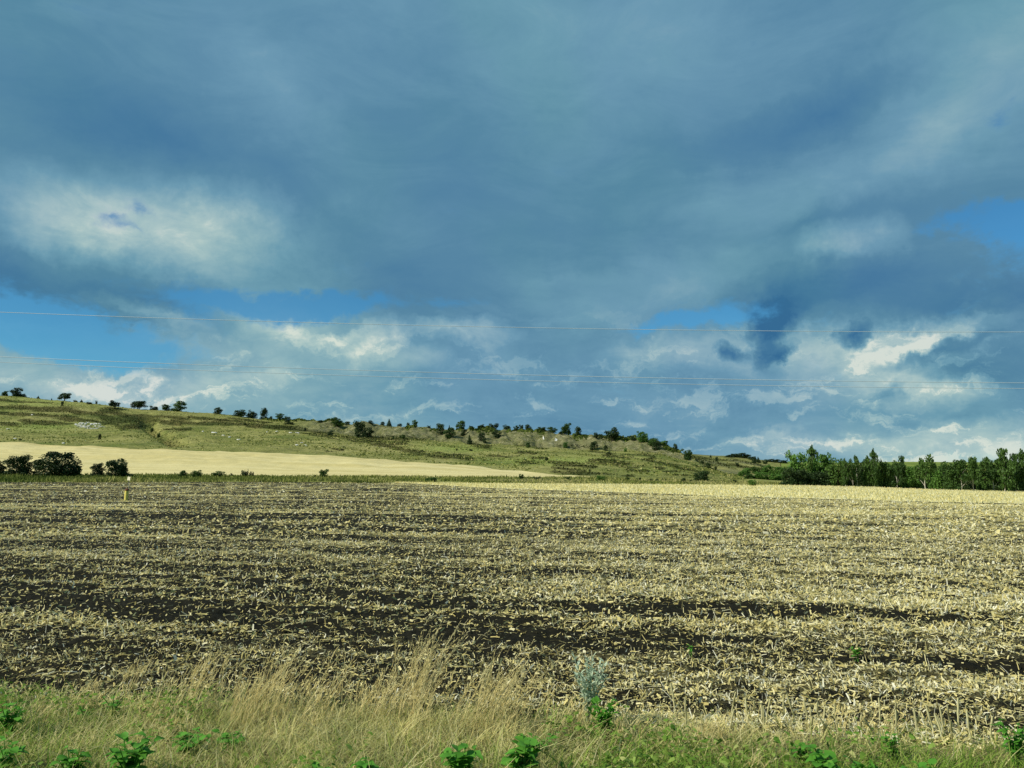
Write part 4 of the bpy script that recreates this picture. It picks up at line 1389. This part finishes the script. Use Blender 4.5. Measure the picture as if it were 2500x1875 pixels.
    ('round', 1700, 9, 1120, 1128, 'small bush where the spur nose drops behind', 'bush', 'bushes on the far shoulder'),
    ('cone', 1851, 14, 1114, 1130, 'pointed dark tree standing above the green thicket', 'tree', 'bushes on the far shoulder'),
    ('round', 1840, 13, 1118, 1131, 'bush beside the pointed dark tree', 'bush', 'bushes on the far shoulder'),
    ('round', 1868, 14, 1120, 1133, 'bush just past the pointed dark tree', 'bush', 'bushes on the far shoulder'),
    # along the margin
    ('rich', -14, 46, 1118, 1163, 'dark bush cut off by the picture edge, before the wheat field', 'bush', MARG),
    ('rich', 44, 64, 1106, 1163, 'ragged dark bush between the edge bush and the huge round one', 'bush', MARG),
    ('round', 84, 28, 1148, 1163, 'low filler bush in the gap before the huge round one', 'bush', MARG),
    ('dome', 139, 98, 1099, 1165, 'huge round dark bush, the largest before the wheat field', 'bush', MARG),
    ('round', 186, 18, 1136, 1165, 'small lobe at the foot of the huge round bush', 'bush', MARG),
    ('rich', 237, 30, 1127, 1165, 'narrow upright bush, smaller of the pair near the yellow post', 'bush', MARG),
    ('rich', 282, 58, 1116, 1166, 'triangular dark bush, larger of the pair near the yellow post', 'bush', MARG),
    ('round', 318, 22, 1155, 1164, 'low tuft trailing from the triangular bush', 'bush', MARG),
    ('leafy', 447, 24, 1147, 1166, 'first of four small shrubs in line before the wheat field', 'bush', MARG),
    ('leafy', 481, 31, 1145, 1165, 'second of four small shrubs in line, with a pointed tip', 'bush', MARG),
    ('leafy', 533, 30, 1149, 1166, 'third of four small shrubs in line, wide and loose', 'bush', MARG),
    ('round', 565, 8, 1154, 1164, 'tiny shrub between the wide loose one and the twiggy one', 'bush', MARG),
    ('spiky', 598, 21, 1140, 1165, 'fourth of four small shrubs in line, tall and twiggy', 'bush', MARG),
    ('spiky', 614, 13, 1145, 1165, 'slim twiggy shoot leaning beside the twiggy shrub', 'bush', MARG),
    ('leafy', 788, 26, 1144, 1167, 'square dark shrub standing alone before the wheat field', 'bush', MARG),
    ('round', 768, 9, 1158, 1168, 'tiny shrub at the foot of the square dark one', 'bush', MARG),
    ('leafy', 1053, 34, 1164, 1176, 'low sprawling shrub at the edge of the ploughed field', 'bush', MARG),
    ('spiky', 1135, 14, 1160, 1170, 'small wispy weed shrub past the sprawling one', 'bush', MARG),
    ('leafy', 1273, 14, 1156, 1173, 'pointed small shrub at the thin end of the wheat field', 'bush', MARG),
    ('spiky', 1310, 24, 1159, 1173, 'spiky row-like shrub beside the pointed small one', 'bush', MARG),
    ('round', 1385, 15, 1163, 1173, 'round small shrub between the spiky one and the green one', 'bush', MARG),
    ('fresh', 1467, 26, 1160, 1174, 'fresh green shrub, brightest along the margin', 'bush', MARG),
    ('leafy', 1534, 16, 1164, 1174, 'olive shrub past the fresh green one', 'bush', MARG),
    ('round', 1562, 8, 1165, 1173, 'tiny shrub past the olive one', 'bush', MARG),
    ('round', 1588, 15, 1167, 1175, 'low flat shrub in the gap before three tiny ones', 'bush', MARG),
    ('round', 1604, 9, 1168, 1175, 'first of three tiny shrubs before the dark lone bush', 'bush', MARG),
    ('cone', 1617, 6, 1165, 1175, 'pointed middle one of three tiny shrubs', 'bush', MARG),
    ('round', 1625, 6, 1168, 1175, 'last of three tiny shrubs before the dark lone bush', 'bush', MARG),
    ('round', 1670, 14, 1165, 1178, 'small round bush in the shadow of the dark lone bush', 'bush', MARG),
    ('rich', 1711, 40, 1146, 1175, 'dark lone bush, biggest at the foot of the spur', 'bush', MARG),
    ('round', 1688, 10, 1169, 1176, 'low clump touching the dark lone bush', 'bush', MARG),
    ('round', 1789, 20, 1170, 1178, 'flat dark shrub between the lone bush and the field corner', 'bush', MARG),
    ('fresh', 1837, 21, 1169, 1186, 'round green bush at the field corner before the tree belt', 'bush', MARG),
]
for (k, px, w, top, base, lab, cat, grp) in PLANTS:
    lo = 118.0 if grp == MARG else 165.0
    hi = 175.0 if grp == MARG else (YR(px) + 12 if grp in (RIDGE, SLOPE, MEAD) else 1100)
    if grp == 'bushes on the far shoulder':
        lo = float(YR(px)) + 30
    plant(k, px, w, top, base, lab, cat, grp, lo=lo, hi=hi)

# thicket on the shoulder, dark wood on the knoll
THICK = 'bushes of the green thicket below the knoll'
tk = [(1822, 26, 1140, 1160, 'uphill bush of the thicket, nearest the pale shoulder slope'), (1848, 30, 1134, 1158, 'thicket bush right under the pointed dark tree'), (1872, 30, 1132, 1158, 'topmost bush of the thicket, under the knoll'),
      (1896, 32, 1136, 1162, 'thicket bush before the last dip to the tree belt'), (1916, 28, 1138, 1166, 'thicket bush touching the first full crown of the tree belt'), (1830, 26, 1152, 1172, 'middle-row thicket bush at the open slope end'), (1856, 34, 1150, 1174, 'widest middle-row bush of the thicket'),
      (1884, 34, 1154, 1176, 'middle-row thicket bush toward the tree belt'), (1908, 30, 1156, 1178, 'low thicket bush in the shade of the tree belt'), (1838, 20, 1162, 1176, 'lowest thicket bush, above the round green field-corner bush'), (1810, 18, 1148, 1162, 'outlying small bush downhill of the thicket on the pale slope'),
      (1865, 24, 1162, 1178, 'front bush of the thicket by the strip of bright turf'), (1892, 24, 1166, 1179, 'front bush of the thicket closest to the tree belt')]
for i, (px, w, top, base, lab) in enumerate(tk):
    plant('leafy' if i % 4 == 1 else 'fresh', px, w, top, base, lab, 'bush', THICK, lo=240, hi=700)
KN = 'dark trees on the far knoll'
for px, w, top, base, lab in [(1780, 20, 1109, 1116, 'low dark tree at the tapering end of the far knoll wood'), (1793, 24, 1106, 1116, 'dark tree at the shoulder of the far knoll wood'), (1808, 26, 1104, 1117, 'highest dark tree in the middle of the far knoll wood'),
                              (1823, 24, 1108, 1119, 'dark tree where the far knoll wood begins to drop'), (1837, 20, 1113, 1123, 'last dark tree of the far knoll wood'), (1880, 20, 1119, 1128, 'dark low tree on the far crest past the pointed tree'), (1896, 20, 1120, 1129, 'second low tree on the far crest before the belt'), (1913, 20, 1122, 1131, 'low tree on the far crest half hidden by the belt')]:
    plant('rich', px, w, top, base, lab, 'tree', KN, lo=760, hi=860)

# ------------------------------------------------------------------ tree belt at the right
BELT = 'trees of the belt beyond the pale stubble'
BT = [
    ('fresh', 1947, 46, 1094, 1184, 'full bright-crowned tree heading the belt at its open end', 0),
    ('poplar', 1983, 24, 1085, 1184, 'narrow tree taller than the two full crowns it stands between', 1.0),
    ('fresh', 2007, 42, 1098, 1185, 'second full bright-crowned tree of the belt, beside the narrow tall one', 0),
    ('leafy', 2044, 38, 1114, 1187, 'dark lower round-topped tree next to the second full crown', 0),
    ('poplar', 2062, 13, 1117, 1188, 'slim pale-trunked tree poking just above the dark round-topped one', 0),
    ('belt', 2081, 24, 1118, 1188, 'bushy short poplar before the gap that shows the far green field', 0),
    ('bare_pole', 2091, 12, 1106, 1188, 'bare grey spire of a half-dead tree near the short poplar', 2.0),
    ('poplar', 2118, 20, 1111, 1189, 'pointed poplar just short of the tallest slender one', 0),
    ('poplar', 2133, 17, 1093, 1190, 'tallest slender poplar in the middle of the belt, white trunk', 1.5),
    ('leafy', 2152, 24, 1109, 1190, 'fuller poplar leaning close behind the tallest slender one', 0),
    ('leafy', 2170, 26, 1121, 1191, 'lower dark tree after the fuller poplar', 0),
    ('bare_pole', 2188, 14, 1126, 1191, 'leaning thin tree with a bare pale trunk before the lone spire', 0),
    ('poplar', 2202, 19, 1111, 1192, 'lone dark spire rising against the far green field', 1.0),
    ('fresh', 2228, 38, 1131, 1193, 'yellow-green rounded tree, lightest in the middle of the belt', 0),
    ('belt', 2257, 36, 1111, 1195, 'broad dark tree with a white trunk past the yellow-green one', 0),
    ('fresh', 2289, 32, 1140, 1195, 'low dull tree filling the dip past the broad dark tree', 2.0),
    ('leafy', 2320, 36, 1124, 1196, 'wide drooping tree at the near side of a white post', 0),
    ('belt', 2344, 36, 1119, 1197, 'drooping tree with a long white trunk behind the white post', 0),
    ('belt', 2374, 26, 1112, 1198, 'blunt tree starting the taller dark end of the belt', 0),
    ('leafy', 2398, 32, 1110, 1198, 'dense dark tree beside the blunt one', 0),
    ('belt', 2422, 28, 1121, 1199, 'lower tree in the notch before the last tall three', 0),
    ('poplar', 2449, 32, 1093, 1200, 'tall thick poplar, first of the last three', 0),
    ('poplar', 2476, 24, 1105, 1200, 'shorter middle poplar of the last three', 0),
    ('poplar', 2496, 26, 1094, 1201, 'tall poplar cut by the picture edge, last of the last three', 0),
    ('poplar', 2528, 30, 1098, 1202, 'tall poplar beyond the last three at the far end of the belt', 0),
]
for (k, px, w, top, base, lab, dy) in BT:
    x, y, z = spot(px, base, 120, 230)
    y += 1.0 + dy + RNG.uniform(0, 1.5)
    x = (px - CXP) / F * math.cos(PITCH) * y
    plant(k, px, w * 1.3, top, base, lab, 'tree', BELT, at=(x, y, float(H(x, y))))
UND = 'bushes under the tree belt'
UNDER = [(1926, 'bush at the open end of the tree belt'), (1950, 'bush at the foot of the first full bright crown'), (1975, 'bush under the narrow tall tree'), (1998, 'bush at the foot of the second full bright crown'), (2022, 'bush between the second full crown and the round-topped tree'),
         (2046, 'bush under the dark round-topped tree'), (2070, 'bush behind the slim pale trunk'), (2092, 'bush under the half-dead grey spire'), (2112, 'bush under the pointed poplar'), (2140, 'bush behind the tallest slender poplar trunk'), (2164, 'bush under the fuller poplar'),
         (2184, 'bush behind the leaning bare trunk'), (2206, 'bush under the lone dark spire'), (2234, 'bush at the foot of the yellow-green tree'), (2260, 'bush behind the white trunk of the broad dark tree'), (2286, 'bush under the low dull tree'), (2312, 'bush before the white post, under the drooping tree'),
         (2348, 'bush behind the long white trunk'), (2374, 'bush under the blunt tree'), (2398, 'bush under the dense dark tree'), (2424, 'bush in the notch before the last tall three'), (2452, 'bush under the thick first poplar of the last three'), (2480, 'bush under the shorter middle poplar of the last three'),
         (2505, 'bush under the poplar cut by the picture edge')]
for i, (px, lab) in enumerate(UNDER):
    base = float(pyF(px))
    x, y, z = spot(px, base, 120, 230)
    y += RNG.uniform(-.5, .5) if px < 2060 else RNG.uniform(5.5, 11)
    x = (px - CXP) / F * math.cos(PITCH) * y
    hp = RNG.uniform(34, 46) if px < 2060 else RNG.uniform(48, 68)
    plant('rich' if i % 3 else 'round', px, RNG.uniform(36, 52), base - hp, base, 'dark leafy ' + lab, 'bush', UND, at=(x, y, float(H(x, y))))
# white post before the belt
x, y, z = spot(2331, 1196, 120, 230)
y -= 1.0
x = (2331 - CXP) / F * math.cos(PITCH) * y
v, f, _ = tube_np([(0, 0, -.1), (0, 0, .6), (0, 0, 1.05), (0, 0, 1.10)], [.13, .13, .12, .05], 8)
o = link('boundary_post', mesh_np('boundary_post', v, f), M_PALEBARK)
o.location = (x, y, float(H(x, y)))
tag(o, 'short white post standing before the drooping trees of the belt', 'post')

# ------------------------------------------------------------------ pipeline marker in the field
x, y, z = spot(308, 1221, 30, 120)
e_ = empty('marker_post', (x, y, z), 'stout yellow pipe post with a brown-red cap standing in the stubble', 'post')
pr = 7.5 * y / F / 2 * 1.15
ph = 22 * y / F
v, f, _ = tube_np([(0, 0, -.15), (0, 0, 0), (0, 0, ph * .5), (0.02, 0, ph)], [pr, pr, pr, pr], 16)
link('pipe', mesh_np('pipe', v, f, None, True), M_YELLOW, e_)
v, f, _ = tube_np([(0.02, 0, ph), (0.02, 0, ph + .02), (0.02, 0, ph + .10), (0.02, 0, ph + .14), (0.02, 0, ph + .145)], [pr * 1.02, pr * 1.12, pr * 1.12, pr * .8, .001], 16)
link('cap', mesh_np('cap', v, f, None, True), M_RUST, e_)
v, f, _ = tube_np([(0.02, 0, ph + .13), (0.06, -.02, ph + .22), (0.08, -.02, ph + .27)], [.025, .025, .03], 8)
link('valve_stem', mesh_np('valve_stem', v, f, None, True), M_RUST, e_)


def box(sx_, sy_, sz_, b=0.01):
    import bmesh
    bm = bmesh.new()
    bmesh.ops.create_cube(bm, size=1.0)
    for q in bm.verts:
        q.co.x *= sx_
        q.co.y *= sy_
        q.co.z *= sz_
    bmesh.ops.bevel(bm, geom=bm.edges[:], offset=b, segments=2, affect='EDGES')
    me = bpy.data.meshes.new('board')
    bm.to_mesh(me)
    bm.free()
    return me


x2, y2, z2 = spot(313, 1208, 30, 130)
e2 = empty('marker_sign', (x2, y2, z2), 'small cream sign plate on a thin pole behind the yellow post', 'sign')
zt = float(z_at(1168.5, y2) - z2)
v, f, _ = tube_np([(0, 0, -.2), (0, 0, zt * .5), (0, 0, zt + .12)], [.016, .016, .016], 8)
link('pole', mesh_np('pole', v, f, None, True), M_STEEL, e2)
bd = link('sign_plate', box(.31, .02, .34, .006), M_SIGN, e2)
bd.location = (0, -.03, zt)
bd.rotation_euler = (math.radians(-6), math.radians(6), math.radians(-14))
for dz in (-.09, .09):
    v, f, _ = tube_np([(0, -.018, zt + dz), (0, -.050, zt + dz), (0, -.052, zt + dz)], [.018, .018, .001], 6)
    link('clamp', mesh_np('clamp', v, f), M_STEEL, e2)

# ------------------------------------------------------------------ power line by the road
WIRES = [('topmost thin pale overhead wire, well apart from the two lower ones', [(0, 762), (900, 791.4), (1700, 806), (2495, 810.5)], 23.0),
         ('middle overhead wire, upper strand of the close lower pair', [(0, 870.7), (900, 905), (1700, 924), (2500, 935)], 22.0),
         ('lowest overhead wire, lower strand of the close lower pair', [(0, 884), (900, 918.7), (1700, 938), (2500, 948.7)], 24.0)]
for lab, pts, Yw_ in WIRES:
    wxs, wzs = [], []
    for (a_, b_) in pts:
        zz_ = float(z_at(b_, Yw_))
        dep = Yw_ * math.cos(PITCH) + (zz_ - CAMH) * math.sin(PITCH)
        wxs.append((a_ - CXP) / F * dep)
        wzs.append(zz_)
    c = np.polyfit(wxs, wzs, 2)
    xs = np.linspace(-34, 38, 60)
    v, f, _ = tube_np([(q, Yw_, float(np.polyval(c, q))) for q in xs], [.0072] * 60, 6)
    tag(link('overhead_wire', mesh_np('overhead_wire', v, f, None, True), M_WIRE), lab, 'wire', 'overhead wires of the roadside line')


# ------------------------------------------------------------------ broad weeds, wormwood and cut stalks at the field edge
def leaf_mesh(name, lw, fold, droop, lobed=False):
    """one leaf, unit long, with a folded midrib and a drooping tip"""
    st = [(0, .02), (.12, .55), (.3, .95), (.5, 1.0), (.7, .78), (.88, .38), (1.0, .02)]
    vs, fs = [], []
    for i, (t_, w_) in enumerate(st):
        if lobed and i in (2, 4):
            w_ *= .72
        z = .25 * t_ - droop * t_ * t_
        vs += [(t_, -lw * w_, z + fold * w_), (t_, 0, z), (t_, lw * w_, z + fold * w_)]
    for i in range(len(st) - 1):
        b = 3 * i
        fs += [(b, b + 1, b + 4, b + 3), (b + 1, b + 2, b + 5, b + 4)]
    v = np.array(vs)
    me = mesh_np(name, v, np.array(fs), {'tone': np.clip(.45 + .4 * v[:, 2] + .3 * v[:, 0], 0, 1)}, True)
    return me


LEAVES = [leaf_mesh('leaf_a', .34, .10, .38), leaf_mesh('leaf_b', .28, .14, .55, True), leaf_mesh('leaf_c', .40, .06, .25)]
for l_ in LEAVES:
    l_.materials.append(M_WEED)
LEAVES_G = [leaf_mesh('leaf_grey_a', .16, .05, .3), leaf_mesh('leaf_grey_b', .20, .05, .45, True)]
for l_ in LEAVES_G:
    l_.materials.append(M_GREY)


def weed(px, base, hgt, spread, nst, per, lsize, label, leaves=LEAVES, name='leafy_weed', cat='weed', upright=.0, group='leafy weeds of the verge'):
    Yb = CAMH / math.tan(math.atan((base - CYP) / F) - PITCH)
    if base > 1780:
        lsize, per, hgt, nst = lsize * 1.2, per + 2, hgt * 1.08, nst + 3
    x = (px - CXP) / F * (Yb * math.cos(PITCH) + (-CAMH) * math.sin(PITCH))
    z = float(H(x, Yb))
    e_ = empty(name, (x, Yb, z), label, cat, group)
    for s_ in range(nst):
        a = s_ * 2.399 + RNG.uniform(-.4, .4)
        out_ = spread * (.35 + .65 * RNG.uniform(0, 1)) * (0 if nst == 1 else 1)
        h_ = hgt * RNG.uniform(.7, 1.08)
        tip = np.array([math.cos(a) * out_, math.sin(a) * out_, h_])
        p_ = [tip * 0 + np.array([math.cos(a) * .02, math.sin(a) * .02, -.04]), np.array([tip[0] * .35, tip[1] * .35, h_ * .55]), tip]
        v, f, tn = tube_np(p_, [.006, .005, .003], 5)
        so = link('stem', mesh_np('stem', v, f, {'tone': tn + .4}, True), leaves[0].materials[0], e_)
        for q in range(per):
            t_ = .25 + .78 * (q + RNG.uniform(0, .6)) / per
            t_ = min(t_, 1.0)
            c = p_[1] * (2 * t_) * (1 - max(0, 2 * t_ - 1)) if t_ < .5 else p_[1] + (p_[2] - p_[1]) * (2 * t_ - 1)
            lf = bpy.data.objects.new('leaf', leaves[RNG.integers(0, len(leaves))])
            COL.objects.link(lf)
            lf.parent = e_
            lf.location = tuple(c)
            lf.rotation_euler = (RNG.uniform(-.35, .35), RNG.uniform(-.5, .25) - upright, q * 2.4 + s_ * 1.1 + RNG.uniform(-.4, .4))
            k_ = lsize * RNG.uniform(.65, 1.2) * (1.1 - .35 * t_)
            lf.scale = (k_, k_, k_)


weed(312, 1925, .40, .26, 7, 6, .115, 'biggest broad-leaved weed, bright green at the bottom edge of the verge')
weed(172, 1915, .27, .13, 4, 5, .10, 'smaller broad-leaved weed close beside the biggest one')
weed(455, 1838, .16, .24, 7, 5, .085, 'low spreading green weed patch uphill of the biggest weed')
weed(560, 1828, .13, .16, 4, 5, .08, 'low green tail of the spreading weed patch')
weed(18, 1800, .34, .20, 6, 6, .09, 'bushy green weed at the very left edge of the verge')
weed(14, 1890, .26, .16, 4, 5, .09, 'dull green weed under the bushy one at the left edge')
weed(275, 1745, .20, .15, 5, 5, .07, 'small dark green weed at the field edge among dry grass')
weed(205, 1752, .13, .12, 3, 5, .06, 'faint low weed beside the small dark one at the field edge')
weed(1120, 1925, .30, .17, 6, 5, .115, 'bright clump of broad leaves below the tallest dry grass')
weed(1275, 1925, .33, .12, 5, 5, .13, 'large-leaved weed next to the bright clump at the bottom edge')
weed(890, 1930, .23, .07, 3, 4, .10, 'lone small green weed short of the bright clump')
weed(775, 1935, .19, .09, 3, 4, .10, 'pair of leaves barely showing between two larger weeds')
weed(1310, 1845, .15, .22, 6, 5, .075, 'loose light green weed spread under the grey wormwood')
weed(2015, 1925, .27, .10, 5, 5, .11, 'broad green weed at the bottom edge under the cut stalks')
weed(2175, 1850, .18, .09, 4, 5, .065, 'bluish green weed by the bare soil at the field edge')
weed(2110, 1925, .22, .10, 4, 5, .09, 'leafy weed sunk in the green turf beside the broad one')
weed(2260, 1925, .20, .12, 4, 5, .09, 'green weed in the turf toward the corner')
weed(2480, 1862, .32, .16, 6, 6, .075, 'tall dark green weed in the corner against bare soil')
weed(1960, 1870, .17, .08, 3, 5, .07, 'grey-green weed just above the broad bottom-edge one')
weed(1480, 1806, .30, .17, 7, 7, .075, 'upright green weed growing against the grey wormwood', upright=.4)
weed(2092, 1612, .16, .08, 4, 5, .09, 'single green weed sprouting in the straw of the field', group='weeds sprouting in the field')
weed(1686, 1598, .13, .05, 3, 4, .06, 'tiny green sprout in the straw of the field', group='weeds sprouting in the field')
weed(1440, 1772, .62, .24, 14, 18, .095, 'tall feathery grey-green wormwood at the field edge', LEAVES_G, 'wormwood', 'plant', .5, None)

stalk_v, stalk_f, _ = tube_np([(0, 0, -.05), (.004, 0, .10), (.002, .003, .104), (-.003, .002, .20)], [.0085, .008, .0105, .0075], 7)
top_i = len(stalk_v)
stalk_me = mesh_np('cut_stalk', stalk_v, stalk_f, None, True)
stalk_me.materials.append(M_STALK)
for i in range(34):
    px = RNG.uniform(1640, 2420)
    Yb = float(Yv((px - CXP) / F * 8.0)) + RNG.uniform(-.1, .75)
    x = (px - CXP) / F * (Yb * math.cos(PITCH) - CAMH * math.sin(PITCH))
    o = link('cut_stalk', stalk_me, None)
    o.location = (x, Yb, float(H(x, Yb)) + .0)
    k_ = RNG.uniform(.7, 1.5)
    o.scale = (1.1, 1.1, k_)
    o.rotation_euler = (RNG.normal(0, .18), RNG.normal(0, .2), RNG.uniform(0, 6))
    tag(o, 'pale cut plant stalk standing upright along the edge of the field', 'stalk', 'cut stalks along the field edge')
